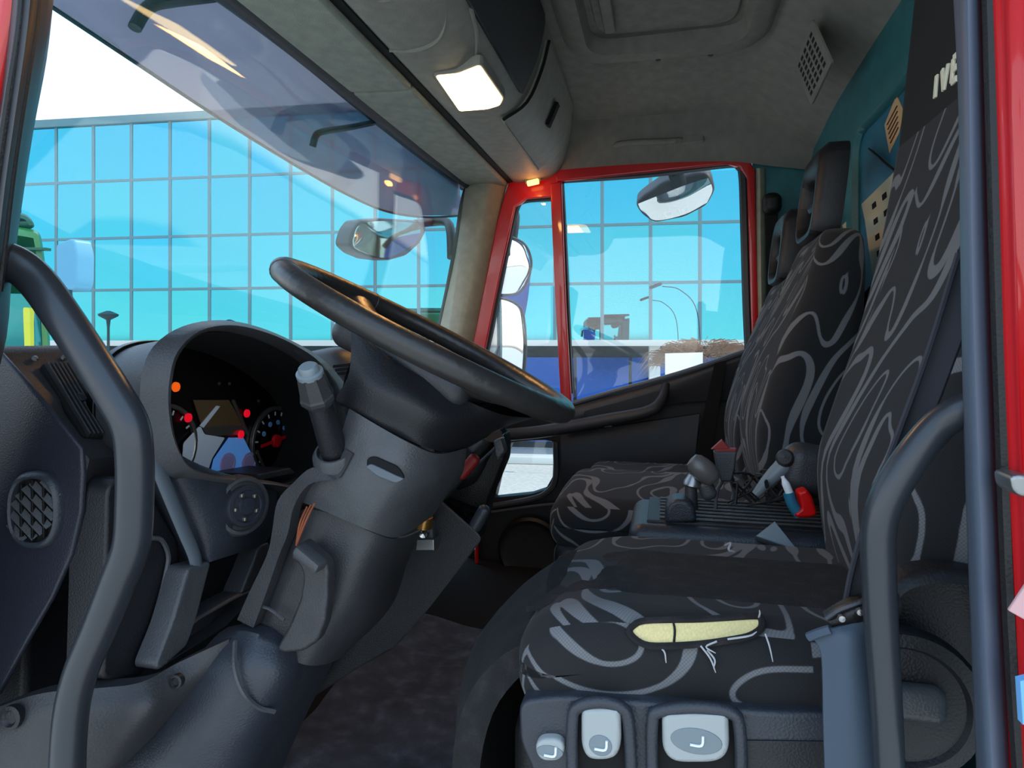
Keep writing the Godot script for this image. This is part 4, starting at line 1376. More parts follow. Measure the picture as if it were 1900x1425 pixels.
func make_kick_panels() -> void:
	var p := thing("kick_panel", "scuffed grey lower side panel with screws at the foot of the dashboard", "panel", V(-0.62, 1.5, -0.6))
	var m := Mb.new()
	skin(m, [[V(-0.7925, 1.6635, -0.57), V(-0.7288, 1.693, -0.575), V(-0.6744, 1.7123, -0.58), V(-0.6223, 1.7138, -0.6), V(-0.582, 1.7152, -0.62), V(-0.5674, 1.7198, -0.66), V(-0.5273, 1.7347, -0.7)],
		[V(-0.7786, 1.641, -0.56), V(-0.7161, 1.6649, -0.565), V(-0.6627, 1.6813, -0.57), V(-0.6084, 1.6831, -0.59), V(-0.5668, 1.6864, -0.61), V(-0.5588, 1.6939, -0.65), V(-0.5311, 1.7082, -0.7)],
		[V(-0.7786, 1.5806, -0.56), V(-0.7161, 1.5874, -0.565), V(-0.6701, 1.5975, -0.57), V(-0.6265, 1.6028, -0.59), V(-0.5944, 1.631, -0.62), V(-0.5749, 1.6608, -0.66), V(-0.5465, 1.6812, -0.71)]], V(0, 0, -0.02), 5, 5)
	obj("panel", m, M.plastic_mid, p)
	for s in [[V(-0.6996, 1.6904, -0.565), 0.013], [V(-0.556, 1.7069, -0.645), 0.008]]:
		var q := Mb.new()
		lathe(q, s[0], V(0.1, 0.1, 1), [Vector2(s[1], -0.004), Vector2(s[1], 0.003), Vector2(s[1] * 0.7, 0.004), Vector2(s[1] * 0.5, 0.001), Vector2(0.0005, 0.001)], 14)
		obj("screw", q, M.plastic_dark, p)
	# moulded cone that covers the foot of the steering column
	var c := thing("column_foot_cover", "smooth blue-grey moulded cover at the foot of the steering column", "cover", V(-0.5, 1.5, -0.7))
	var k := Mb.new()
	skin(k, [[V(-0.5582, 1.7302, -0.72), V(-0.5193, 1.7419, -0.71), V(-0.4849, 1.7387, -0.71), V(-0.4511, 1.7071, -0.74), V(-0.4674, 1.6512, -0.84)],
		[V(-0.5814, 1.6972, -0.69), V(-0.531, 1.7079, -0.68), V(-0.4825, 1.7078, -0.685), V(-0.4538, 1.6805, -0.72), V(-0.4861, 1.612, -0.84)],
		[V(-0.6384, 1.6304, -0.67), V(-0.5749, 1.6479, -0.66), V(-0.5119, 1.6536, -0.665), V(-0.4774, 1.6294, -0.71), V(-0.519, 1.5494, -0.84)],
		[V(-0.6983, 1.5642, -0.65), V(-0.6174, 1.5834, -0.64), V(-0.5514, 1.5871, -0.65), V(-0.5082, 1.561, -0.7), V(-0.5604, 1.4609, -0.84)]], V(0, 0, -0.02), 6, 6)
	obj("cover", k, M.plastic_blue_grey, c)
	var s := Mb.new()
	tube(s, cr([V(-0.5115, 1.7381, -0.69), V(-0.4981, 1.7155, -0.672), V(-0.485, 1.6894, -0.67), V(-0.4752, 1.6653, -0.685), V(-0.4633, 1.6534, -0.7)], 5), 0.003, 6)
	obj("seam", s, M.plastic_grey, c)
	var s2 := Mb.new()
	tube(s2, cr([V(-0.669, 1.589, -0.645), V(-0.6319, 1.6202, -0.655), V(-0.5946, 1.6503, -0.665)], 4), 0.002, 6)
	obj("seam", s2, M.plastic_grey, c)


# ---------------------------------------------------------------- steering column and wheel
func make_column_and_wheel() -> void:
	var c := thing("wheel_shroud", "dark grey steering column shroud with a slotted side cover", "steering column", V(-0.45, 1.3, -0.85))
	var th := V(-0.004, -0.002, -0.018)
	var up := Mb.new()
	skin(up, [[V(-0.382, 2.1269, -0.74), V(-0.3591, 2.1, -0.75), V(-0.3219, 2.0727, -0.765), V(-0.2678, 2.0395, -0.785), V(-0.2155, 2.0086, -0.83), V(-0.1924, 1.9902, -0.95)],
		[V(-0.3798, 2.0667, -0.73), V(-0.3507, 2.0528, -0.725), V(-0.3072, 2.0362, -0.73), V(-0.268, 2.0124, -0.755), V(-0.2415, 1.9906, -0.83), V(-0.2261, 1.9788, -0.97)],
		[V(-0.4, 2.0341, -0.735), V(-0.3682, 2.0258, -0.73), V(-0.3305, 2.0077, -0.735), V(-0.2891, 1.9851, -0.755), V(-0.2671, 1.9682, -0.83), V(-0.2579, 1.9662, -0.97)],
		[V(-0.3968, 2.0242, -0.74), V(-0.3678, 2.0147, -0.735), V(-0.3327, 1.9951, -0.74), V(-0.291, 1.9723, -0.76), V(-0.2765, 1.9546, -0.84), V(-0.2718, 1.9557, -0.97)]], th, 5, 5)
	obj("upper_shroud", up, M.plastic_dark, c)
	var upb := Mb.new()
	skin(upb, [[V(-0.3753, 2.1082, -0.75), V(-0.3357, 2.0805, -0.78), V(-0.2679, 2.0507, -0.95), V(-0.2007, 1.9886, -0.97)], [V(-0.4015, 2.0584, -0.76), V(-0.3752, 2.0567, -0.8), V(-0.323, 2.0159, -0.96), V(-0.2351, 1.9762, -0.99)], [V(-0.4076, 2.0222, -0.76), V(-0.3783, 2.0073, -0.79), V(-0.3186, 1.9531, -0.96), V(-0.2774, 1.9528, -0.99)]], V(-0.005, 0.0, -0.01), 4, 4)
	obj("far_shroud", upb, M.plastic_black, c)
	var side := Mb.new()
	skin(side, [[V(-0.3824, 2.021, -0.735), V(-0.3663, 2.0137, -0.732), V(-0.3398, 1.9998, -0.732), V(-0.3044, 1.9801, -0.74), V(-0.2809, 1.9621, -0.775), V(-0.2705, 1.9561, -0.86)],
		[V(-0.4015, 1.9721, -0.735), V(-0.3721, 1.9648, -0.725), V(-0.3422, 1.958, -0.722), V(-0.308, 1.9433, -0.732), V(-0.2878, 1.9267, -0.78), V(-0.2832, 1.9157, -0.88)],
		[V(-0.4367, 1.9334, -0.735), V(-0.3975, 1.9299, -0.725), V(-0.367, 1.9255, -0.722), V(-0.3291, 1.9095, -0.732), V(-0.3117, 1.8945, -0.785), V(-0.3111, 1.8805, -0.9)],
		[V(-0.4554, 1.9001, -0.742), V(-0.4173, 1.892, -0.734), V(-0.3867, 1.8829, -0.732), V(-0.3543, 1.8688, -0.74), V(-0.34, 1.8487, -0.79), V(-0.3362, 1.8458, -0.9)]], th, 5, 5)
	obj("side_cover", side, M.plastic_grey, c)
	# slot in the side cover with a pale insert
	var sl := Mb.new()
	slab(sl, rnd([V(-0.352, 1.9631, -0.7205), V(-0.3422, 1.9661, -0.7205), V(-0.3123, 1.954, -0.7225), V(-0.3031, 1.94, -0.7235), V(-0.3144, 1.9345, -0.7225), V(-0.3379, 1.9429, -0.7205), V(-0.352, 1.9514, -0.7205)], 0.006), V(0, 0, -0.003), 0.0008)
	obj("slot", sl, M.void, c)
	var si := Mb.new()
	slab(si, rnd([V(-0.3534, 1.9529, -0.719), V(-0.3457, 1.9571, -0.719), V(-0.3172, 1.945, -0.721), V(-0.3031, 1.9397, -0.722), V(-0.3145, 1.9342, -0.721), V(-0.3372, 1.9419, -0.719)], 0.004), V(0, 0, -0.004), 0.001)
	obj("slot_insert", si, M.trim_light, c)
	# bracket strip that runs from the stalk down the edge of the cover
	var br := Mb.new()
	skin(br, [[V(-0.3846, 1.9725, -0.728), V(-0.3706, 1.9673, -0.722)], [V(-0.399, 1.9471, -0.725), V(-0.3861, 1.9394, -0.72)], [V(-0.4255, 1.9482, -0.72), V(-0.3978, 1.9359, -0.715)], [V(-0.4501, 1.929, -0.72), V(-0.427, 1.9279, -0.715)], [V(-0.474, 1.9038, -0.722), V(-0.4488, 1.8994, -0.718)], [V(-0.4816, 1.866, -0.722), V(-0.4571, 1.8654, -0.718)], [V(-0.4893, 1.835, -0.722), V(-0.4691, 1.8377, -0.718)], [V(-0.5148, 1.7851, -0.722), V(-0.4889, 1.7855, -0.718)], [V(-0.5306, 1.7502, -0.72), V(-0.5044, 1.7442, -0.716)]], V(0, 0, -0.02), 3, 4)
	obj("cover_edge", br, M.plastic_mid, c)
	var low := Mb.new()
	skin(low, [[V(-0.4646, 1.8833, -0.752), V(-0.4444, 1.8889, -0.748), V(-0.4047, 1.8831, -0.745), V(-0.3581, 1.865, -0.748), V(-0.3415, 1.8457, -0.79), V(-0.3453, 1.8309, -0.88)],
		[V(-0.4806, 1.8443, -0.75), V(-0.4523, 1.8452, -0.742), V(-0.4121, 1.8357, -0.738), V(-0.3713, 1.823, -0.745), V(-0.3628, 1.7982, -0.8), V(-0.377, 1.7711, -0.9)],
		[V(-0.5109, 1.7899, -0.748), V(-0.4768, 1.786, -0.738), V(-0.4367, 1.779, -0.735), V(-0.3935, 1.7669, -0.745), V(-0.383, 1.7388, -0.8), V(-0.4029, 1.7044, -0.9)],
		[V(-0.549, 1.7203, -0.745), V(-0.5064, 1.7174, -0.73), V(-0.4754, 1.707, -0.73), V(-0.4396, 1.6926, -0.74), V(-0.4346, 1.6716, -0.8), V(-0.462, 1.6416, -0.9)]], th, 5, 5)
	obj("lower_cover", low, M.plastic_mid, c)
	var bolt := Mb.new()
	lathe(bolt, V(-0.4136, 1.8085, -0.734), V(0, 0, 1), [Vector2(0.012, 0), Vector2(0.011, 0.003), Vector2(0.006, 0.003), Vector2(0.0055, 0.008), Vector2(0.001, 0.010)], 16)
	obj("bolt", bolt, M.steel, c, "small shiny bolt beside the release lever")
	var seam := Mb.new()
	tube(seam, cr([V(-0.5091, 1.7694, -0.725), V(-0.4855, 1.7674, -0.722), V(-0.4629, 1.7568, -0.72)], 3), 0.002, 6)
	obj("seam", seam, M.plastic_grey, c)
	# release lever
	var lv := thing("column_release_lever", "curved grey release lever hanging on the side of the steering column", "lever", V(-0.4159, 1.8409, -0.7))
	var l := Mb.new()
	slab(l, rnd([V(-0.4438, 1.8488, -0.71), V(-0.4283, 1.8619, -0.705), V(-0.3948, 1.8393, -0.702), V(-0.3927, 1.8279, -0.702), V(-0.3941, 1.7904, -0.702), V(-0.3977, 1.7655, -0.702), V(-0.4077, 1.7425, -0.702), V(-0.4279, 1.7286, -0.702), V(-0.4535, 1.7238, -0.702), V(-0.4638, 1.7273, -0.702), V(-0.4454, 1.7594, -0.702), V(-0.4308, 1.7922, -0.702), V(-0.4271, 1.8195, -0.703), V(-0.4333, 1.8311, -0.706), V(-0.4505, 1.8377, -0.71)], 0.006), V(0, 0, -0.016), 0.004)
	obj("blade", l, M.plastic_mid, lv)
	var lk := Mb.new()
	bar(lk, V(-0.4318, 1.8553, -0.7), V(-0.3971, 1.8347, -0.696), 0.022, 0.014, Vector3.UP, 0.005)
	obj("pivot_block", lk, M.plastic_grey, lv)
	for k in 3:
		var w := Mb.new()
		tube(w, cr([V(-0.4414, 1.8536, -0.712), V(0, 0.02, 0) + (V(-0.4369, 1.8606, -0.712) as Vector3).lerp(V(-0.4281, 1.8651, -0.712), k / 2.0), V(0, 0.03, -0.012) + (V(-0.434, 1.8687, -0.712) as Vector3).lerp(V(-0.4237, 1.8733, -0.712), k / 2.0)], 4), 0.0013, 6)
		obj("copper_wire", w, M.copper, c)
	# indicator stalk
	var st := thing("control_stalk", "thick black control stalk with a faceted end beside the steering wheel", "stalk", V(-0.41, 1.9689, -0.745))
	var s0: Vector3 = V(-0.403, 1.968, -0.735)
	var s1: Vector3 = V(-0.3958, 2.0692, -0.665)
	var ax := (s1 - s0).normalized()
	var ln := s0.distance_to(s1)
	var b := Mb.new()
	lathe(b, s0, ax, [Vector2(0.03, -0.02), Vector2(0.028, -0.004), Vector2(0.024, 0.002), Vector2(0.0215, 0.002), Vector2(0.0205, -0.006), Vector2(0.001, -0.006)], 28)
	obj("base_ring", b, M.plastic_grey, st)
	var sh := Mb.new()
	lathe(sh, s0, ax, [Vector2(0.0165, -0.02), Vector2(0.0165, 0.01), Vector2(0.0145, ln * 0.45), Vector2(0.0142, ln * 0.62), Vector2(0.001, ln * 0.62)], 24)
	obj("shaft", sh, M.plastic_dark, st)
	var cl := Mb.new()
	lathe(cl, s0, ax, [Vector2(0.0145, ln * 0.60), Vector2(0.0205, ln * 0.68), Vector2(0.021, ln * 0.72), Vector2(0.0195, ln * 0.74), Vector2(0.016, ln * 0.97), Vector2(0.001, ln * 0.97)], 8)
	obj("collar", cl, M.plastic_mid, st, "", 20.0)
	var cp := Mb.new()
	lathe(cp, s0, ax, [Vector2(0.0155, ln * 0.96), Vector2(0.0155, ln * 1.0), Vector2(0.012, ln * 1.01), Vector2(0.0115, ln * 1.05), Vector2(0.009, ln * 1.07), Vector2(0.001, ln * 1.07)], 24)
	obj("cap", cp, M.button_oval, st)
	# wheel
	var C: Vector3 = V(-0.3253, 2.1076, -0.86)
	var L := V(0.891, -0.454, 0)
	var N := V(0.454, 0.891, -0.083).normalized()
	var W := N.cross(L).normalized()
	var wheel := thing("steering_wheel", "large worn black leather steering wheel tilted towards the seat", "steering wheel", C)
	var R := 0.212
	var rim := Mb.new()
	var path := []
	for k in 72:
		var an := TAU * k / 72
		path.append(C + (L * cos(an) + W * sin(an)) * R)
	tube(rim, path, 0.0185, 16, true, 0.85, N)
	obj("rim", rim, M.wheel_leather, wheel)
	var hub := Mb.new()
	rbox(hub, C - N * 0.030, V(0.21, 0.05, 0.17), 0.024, Basis(L, N, W), 4, 4, func(p: Vector3) -> Vector3: return p + V(0, -0.5 * (p.x * p.x + p.z * p.z), 0))
	obj("hub_pad", hub, M.plastic_mid, wheel)
	for a in [32.0, 148.0, 212.0, 328.0]:
		var an := deg_to_rad(a)
		var e: Vector3 = C + (L * cos(an) + W * sin(an)) * R
		var h: Vector3 = C - N * 0.03 + (L * cos(an) * 0.09 + W * sin(an) * 0.07)
		var mid := h.lerp(e, 0.55) + N * -0.004
		var sp := Mb.new()
		tube(sp, cr([h, mid, e - N * 0.002], 6), [0.03, 0.029, 0.028, 0.026, 0.025, 0.024, 0.024, 0.023, 0.023, 0.024, 0.025, 0.026, 0.027], 12, false, 0.42, N)
		obj("spoke", sp, M.wheel_leather, wheel)
	var stem := Mb.new()
	lathe(stem, C - N * 0.05, -N, [Vector2(0.05, 0), Vector2(0.055, 0.03), Vector2(0.06, 0.09), Vector2(0.02, 0.12)], 20)
	obj("hub_stem", stem, M.plastic_black, wheel)
	for a in [50.0, 130.0]:
		var an := deg_to_rad(a + 90.0)
		var sm := Mb.new()
		var rp := []
		var q: Vector3 = C + (L * cos(an) + W * sin(an)) * R
		var tg := (-L * sin(an) + W * cos(an))
		for k in 20:
			var t := TAU * k / 20
			rp.append(q + ((q - C).normalized() * cos(t) + N * 0.85 * sin(t)) * 0.0186)
		tube(sm, rp, 0.0009, 5, true)
		obj("stitch_seam", sm, M.plastic_grey, wheel)
	make_under_column()


func make_under_column() -> void:
	# flat black panel of the heater box below the column
	var p := thing("lower_panel", "flat black panel between the steering column and the passenger footwell", "panel", V(-0.5, 1.3, -1.02))
	var m := Mb.new()
	slab(m, rnd([V(-0.4099, 1.8373, -1.02), V(-0.3668, 1.8469, -1.02), V(-0.2968, 1.7923, -1.02), V(-0.2894, 1.7805, -1.02), V(-0.3339, 1.7212, -1.02), V(-0.3811, 1.6588, -1.02), V(-0.4439, 1.5845, -1.02), V(-0.5084, 1.5451, -1.02), V(-0.627, 1.4603, -1.02), V(-0.6429, 1.5105, -1.02), V(-0.5799, 1.6494, -1.02), V(-0.4884, 1.7684, -1.02)], 0.012), V(-0.04, 0, -0.03), 0.006)
	obj("panel", m, M.panel_black, p)
	var k := Mb.new()
	slab(k, [V(-0.474, 1.7692, -0.99), V(-0.4451, 1.7713, -0.99), V(-0.474, 1.6798, -0.99), V(-0.523, 1.5941, -0.99), V(-0.6035, 1.4844, -0.99), V(-0.6344, 1.4711, -0.99), V(-0.5629, 1.6262, -0.99)], V(-0.05, 0, -0.02), 0.004)
	obj("side_return", k, M.plastic_black, p)
	# bracket with a bright bolt
	var b := thing("bracket", "small steel bracket with a shiny bolt on the black panel under the wheel", "bracket", V(-0.383, 1.7948, -1))
	var q := Mb.new()
	slab(q, rnd([V(-0.3962, 1.8077, -1.005), V(-0.3736, 1.8109, -1.005), V(-0.3717, 1.7791, -1.005), V(-0.4, 1.7771, -1.005)], 0.004), V(0, 0, -0.02), 0.003)
	obj("plate", q, M.plastic_grey, b)
	var q2 := Mb.new()
	slab(q2, [V(-0.397, 1.7803, -0.995), V(-0.3671, 1.7833, -0.995), V(-0.3661, 1.7649, -0.995), V(-0.3989, 1.7625, -0.995)], V(0, 0, -0.03), 0.002)
	obj("foot", q2, M.steel, b)
	var q3 := Mb.new()
	lathe(q3, V(-0.3864, 1.7917, -1.004), Vector3.BACK, [Vector2(0.010, 0), Vector2(0.010, 0.005), Vector2(0.008, 0.008), Vector2(0.001, 0.009)], 12)
	obj("bolt", q3, M.chrome, b)
	var q4 := Mb.new()
	lathe(q4, V(-0.3819, 1.8126, -0.99), V(0.1, 1, 0), [Vector2(0.014, -0.01), Vector2(0.014, 0.008), Vector2(0.006, 0.010), Vector2(0.006, 0.024), Vector2(0.001, 0.025)], 12)
	obj("stud", q4, M.brass, b)
	# steering joint and hoses hanging under the dashboard
	var u := thing("universal_joint", "black greasy steering joint and boot under the dashboard beside the low window", "joint", V(-0.3, 1.85, -1.15))
	var bo := Mb.new()
	tube(bo, cr([V(-0.3108, 1.9451, -1.12), V(-0.342, 1.8921, -1.14), V(-0.3691, 1.837, -1.16), V(-0.3564, 1.7872, -1.16), V(-0.3259, 1.7651, -1.12)], 5), [0.03, 0.032, 0.035, 0.038, 0.042, 0.045, 0.047, 0.048, 0.048, 0.048, 0.047, 0.046, 0.045, 0.044, 0.042, 0.04, 0.036, 0.03, 0.025, 0.02, 0.012], 14)
	obj("boot", bo, M.plastic_black, u)
	var ya := Mb.new()
	slab(ya, rnd([V(-0.3818, 1.8271, -1.07), V(-0.3404, 1.8761, -1.07), V(-0.2873, 1.9247, -1.07), V(-0.2673, 1.953, -1.07), V(-0.2655, 1.9071, -1.07), V(-0.2969, 1.8318, -1.07), V(-0.2998, 1.8039, -1.07), V(-0.321, 1.8073, -1.07)], 0.01), V(0, 0, -0.04), 0.006)
	obj("yoke", ya, M.plastic_black, u)
	var ra := Mb.new()
	rbox(ra, V(-0.3264, 1.8934, -1.05), V(0.02, 0.05, 0.02), 0.008, Basis(Vector3.BACK, -0.7), 2)
	obj("shaft_end", ra, M.red_tab, u, "dull red end of the shaft")
	var gp := Mb.new()
	slab(gp, rnd([V(-0.2793, 1.9403, -1.04), V(-0.2654, 1.9462, -1.04), V(-0.2589, 1.9232, -1.04), V(-0.2728, 1.9065, -1.04), V(-0.2774, 1.9207, -1.04)], 0.004), V(0, 0, -0.02), 0.003)
	obj("clamp", gp, M.plastic_grey, u)
	var hl := Mb.new()
	rbox(hl, V(-0.3112, 1.9342, -1.05), V(0.035, 0.02, 0.02), 0.008, Basis(Vector3.BACK, 0.7), 2)
	obj("shaft_collar", hl, M.plastic_grey, u)
	var ve := Mb.new()
	rbox(ve, V(-0.2997, 1.8125, -1.03), V(0.022, 0.05, 0.02), 0.01, Basis(Vector3.BACK, -0.5), 2)
	obj("sleeve", ve, M.plastic_blue_grey, u)
	for k2 in 4:
		var h := Mb.new()
		var s: Vector3 = (V(-0.467, 1.9235, -1.25) as Vector3).lerp(V(-0.3266, 1.9349, -1.28), k2 / 3.0)
		var e: Vector3 = (V(-0.4905, 1.7455, -1.25) as Vector3).lerp(V(-0.3609, 1.8121, -1.28), k2 / 3.0)
		tube(h, cr([s, s.lerp(e, 0.4) + V(0.02, 0, -0.02), e], 6), 0.008, 8)
		obj("hose", h, M.rubber, u)

# ---------------------------------------------------------------- seats
func rrect(y: float, x0: float, x1: float, z0: float, z1: float, r: float, lean := 0.0, n := 5) -> Array:
	var p := [V(x0, y, z0), V(x1, y + lean, z0), V(x1, y + lean, z1), V(x0, y, z1)]
	return rnd(p, r, n)


# body of a backrest from sections [y, front, back, near, far, corner]
func back_shape(sec: Array) -> Mb:
	var m := Mb.new()
	var cols := []
	for s in sec: cols.append(rrect(s[0], s[1], s[2], s[3], s[4], s[5]))
	var n: int = cols[0].size()
	var smooth := []
	for j in n: smooth.append(cr(cols.map(func(c: Array) -> Vector3: return c[j]), 4))
	var rings := []
	for i in smooth[0].size():
		var row := []
		for j in n: row.append(smooth[j][i])
		rings.append(row)
	loft(m, rings)
	return m


func make_driver_seat() -> void:
	var s := thing("driver_seat", "driver's seat in dark swirl patterned fabric with a torn cushion", "seat", V(0.05, 1.3, -0.84))
	# cushion
	var cu := Mb.new()
	var bend := func(p: Vector3) -> Vector3:
		var q := p
		if p.y > 0.0:
			var cross := p.z / 0.2
			q.y += -0.012 + 0.018 * pow(maxf(cross, 0.0), 1.5) - 0.014 * maxf(-cross, 0.0)
			q.y -= 0.02 * smoothstep(-0.1, -0.22, p.x)
		q.x -= 0.02 * smoothstep(0.2, -0.1, absf(p.z)) * smoothstep(0.0, -0.2, p.x)
		return q
	rbox(cu, V(0.055, 1.775, -0.825), V(0.41, 0.125, 0.395), 0.045, Basis.IDENTITY, 5, 12, bend)
	var cushion := obj("seat_cushion", cu, M.swirl_fabric, s)
	var ce := Mb.new()
	var cr_rows := []
	for i in 7:
		var row := []
		for j in 9:
			var x := lerpf(-0.148, 0.26, j / 8.0)
			var z := lerpf(-0.69, -0.915, i / 6.0)
			row.append(V(x, 1.8375 + bend.call(V(x - 0.055, 0.0625, z + 0.825)).y - 0.0625 + (0.0016 if i > 0 and i < 6 and j > 0 else -0.002), z))
		cr_rows.append(row)
	skin(ce, cr_rows, V(0, -0.006, 0), 2, 2)
	obj("centre_panel", ce, M.plain_fabric, s, "plain dark centre panel of the seat")
	# torn edge with bare foam
	var hole := [V(-0.0339, 1.8237, -0.6324), V(-0.03, 1.8286, -0.6365), V(-0.0204, 1.8322, -0.6403), V(0.0076, 1.8347, -0.6434), V(0.0327, 1.8365, -0.6462), V(0.0577, 1.8388, -0.6503), V(0.0837, 1.8409, -0.6551), V(0.0885, 1.8394, -0.6513), V(0.0869, 1.8345, -0.6432), V(0.0757, 1.829, -0.6369), V(0.0562, 1.8246, -0.6331), V(0.0319, 1.82, -0.6299), V(0.0074, 1.8166, -0.6281), V(-0.0149, 1.8147, -0.6272), V(-0.0266, 1.8178, -0.6287)]
	var fo := Mb.new()
	slab(fo, hole.map(func(p: Vector3) -> Vector3: return p), V(0, -0.014, -0.014), 0.003)
	obj("bare_foam", fo, M.foam, s, "bare yellow foam showing through the torn cover")
	var te := Mb.new()
	tube(te, cr(hole.map(func(p: Vector3) -> Vector3: return p), 3, true), 0.0034, 6, true)
	obj("torn_edge", te, M.plain_fabric, s)
	for w in [[V(0.0066, 1.8346, -0.6433), V(0.0085, 1.8277, -0.6357), V(0.0074, 1.8175, -0.6285)]]:
		var q := Mb.new()
		tube(q, cr(w, 3), 0.0012, 5)
		obj("foam_crack", q, M.plain_fabric, s)
	for w in [[V(-0.0099, 1.8158, -0.628), V(-0.0015, 1.812, -0.625), V(0.0005, 1.8016, -0.624)], [V(0.0462, 1.8249, -0.628), V(0.0364, 1.8206, -0.624), V(0.0448, 1.8165, -0.622)], [V(0.0318, 1.8197, -0.627), V(0.0402, 1.8105, -0.623), V(0.0448, 1.7986, -0.622)], [V(0.0558, 1.8279, -0.628), V(0.0744, 1.8337, -0.626), V(0.0812, 1.8374, -0.628)], [V(0.0375, 1.8168, -0.626), V(0.044, 1.81, -0.623), V(0.0429, 1.8029, -0.621)], [V(0.0862, 1.8409, -0.652), V(0.0866, 1.8467, -0.648), V(0.0859, 1.8504, -0.646)], [V(0.0886, 1.8362, -0.628), V(0.0914, 1.8274, -0.622), V(0.094, 1.8146, -0.621)]]:
		var q := Mb.new()
		tube(q, cr(w, 4), [0.0009, 0.0009, 0.0009, 0.0009, 0.0008, 0.0008, 0.0007, 0.0006, 0.0004], 5)
		obj("loose_thread", q, M.thread, s)
	var ta := Mb.new()
	tube(ta, cr([V(0.0787, 1.829, -0.9172), V(0.0838, 1.838, -0.898), V(0.08, 1.833, -0.8856), V(0.0872, 1.829, -0.8911)], 4), 0.0016, 6)
	obj("loose_thread", ta, M.thread, s)
	# backrest with its tall built-in head section
	var sec := [[1.77, 0.225, 0.36, -0.64, -1.02, 0.05], [1.86, 0.212, 0.37, -0.635, -1.03, 0.055], [1.94, 0.208, 0.372, -0.635, -1.03, 0.055], [2.01, 0.226, 0.377, -0.635, -1.03, 0.055], [2.12, 0.262, 0.39, -0.64, -1.03, 0.05], [2.22, 0.286, 0.405, -0.65, -1.025, 0.045], [2.30, 0.297, 0.412, -0.67, -1.01, 0.04], [2.365, 0.305, 0.416, -0.69, -0.998, 0.036]]
	obj("backrest", back_shape(sec), M.swirl_fabric, s)
	var hs := [[2.36, 0.3055, 0.416, -0.692, -0.996, 0.036], [2.42, 0.310, 0.418, -0.70, -0.992, 0.034], [2.5, 0.316, 0.42, -0.71, -0.985, 0.034], [2.6, 0.325, 0.425, -0.72, -0.98, 0.034], [2.66, 0.335, 0.425, -0.73, -0.97, 0.033], [2.68, 0.36, 0.415, -0.75, -0.95, 0.02]]
	var head := obj("head_section", back_shape(hs), M.black_fabric, s, "black fabric head section with pale lettering")
	# lettering sewn on the front: plain capitals read from the far to the near side
	var letters := [["I", [[Vector2(0, -1), Vector2(0, 1)]]], ["V", [[Vector2(-0.8, 1), Vector2(0, -1)], [Vector2(0, -1), Vector2(0.8, 1)]]], ["E", [[Vector2(-0.6, -1), Vector2(-0.6, 1)], [Vector2(-0.6, 1), Vector2(0.7, 1)], [Vector2(-0.6, 0), Vector2(0.55, 0)], [Vector2(-0.6, -1), Vector2(0.7, -1)]]],
		["C", [[Vector2(0.7, 1), Vector2(-0.3, 1)], [Vector2(-0.3, 1), Vector2(-0.7, 0.6)], [Vector2(-0.7, 0.6), Vector2(-0.7, -0.6)], [Vector2(-0.7, -0.6), Vector2(-0.3, -1)], [Vector2(-0.3, -1), Vector2(0.7, -1)]]],
		["O", [[Vector2(0.4, 1), Vector2(-0.4, 1)], [Vector2(-0.4, 1), Vector2(-0.8, 0.6)], [Vector2(-0.8, 0.6), Vector2(-0.8, -0.6)], [Vector2(-0.8, -0.6), Vector2(-0.4, -1)], [Vector2(-0.4, -1), Vector2(0.4, -1)], [Vector2(0.4, -1), Vector2(0.8, -0.6)], [Vector2(0.8, -0.6), Vector2(0.8, 0.6)], [Vector2(0.8, 0.6), Vector2(0.4, 1)]]]]
	var lm := Mb.new()
	var lz := [-0.850, -0.826, -0.7985, -0.770, -0.738]
	for k in letters.size():
		for st in letters[k][1]:
			var p0: Vector2 = st[0]
			var p1: Vector2 = st[1]
			bar(lm, V(0.3075 + p0.y * 0.001, 2.402 + p0.y * 0.0135, lz[k] + p0.x * 0.0105), V(0.3075 + p1.y * 0.001, 2.402 + p1.y * 0.0135, lz[k] + p1.x * 0.0105), 0.0072, 0.003, V(-1, 0, 0), 0.001)
	obj("lettering", lm, M.lettering, head)
	# trim below the cushion with the three switches
	var pn := Mb.new()
	var pt := [V(-0.1396, 1.7521, -0.615), V(-0.114, 1.7595, -0.615), V(-0.0878, 1.7639, -0.615), V(-0.0469, 1.7649, -0.615), V(-0.0171, 1.7677, -0.615), V(0.0312, 1.769, -0.615), V(0.0867, 1.7723, -0.615), V(0.1356, 1.7768, -0.615), V(0.191, 1.7822, -0.615), V(0.191, 1.6751, -0.615), V(-0.114, 1.6211, -0.615), V(-0.1272, 1.6893, -0.615), V(-0.139, 1.7112, -0.615)]
	slab(pn, rnd(pt, 0.012), V(0, 0, -0.05), 0.005)
	obj("side_trim", pn, M.plastic_blue_grey, s)
	var hollow_a := Mb.new()
	slab(hollow_a, rnd([V(-0.0824, 1.7546, -0.6135), V(-0.0378, 1.7603, -0.6135), V(-0.0348, 1.6967, -0.6135), V(-0.0834, 1.6892, -0.6135)], 0.012), V(0, 0, -0.003), 0.0005)
	obj("switch_recess", hollow_a, M.void, s)
	var hollow_b := Mb.new()
	slab(hollow_b, rnd([V(-0.0073, 1.7618, -0.6135), V(0.06, 1.7696, -0.6135), V(0.0619, 1.7116, -0.6135), V(-0.0083, 1.7008, -0.6135)], 0.012), V(0, 0, -0.003), 0.0005)
	obj("switch_recess", hollow_b, M.void, s)
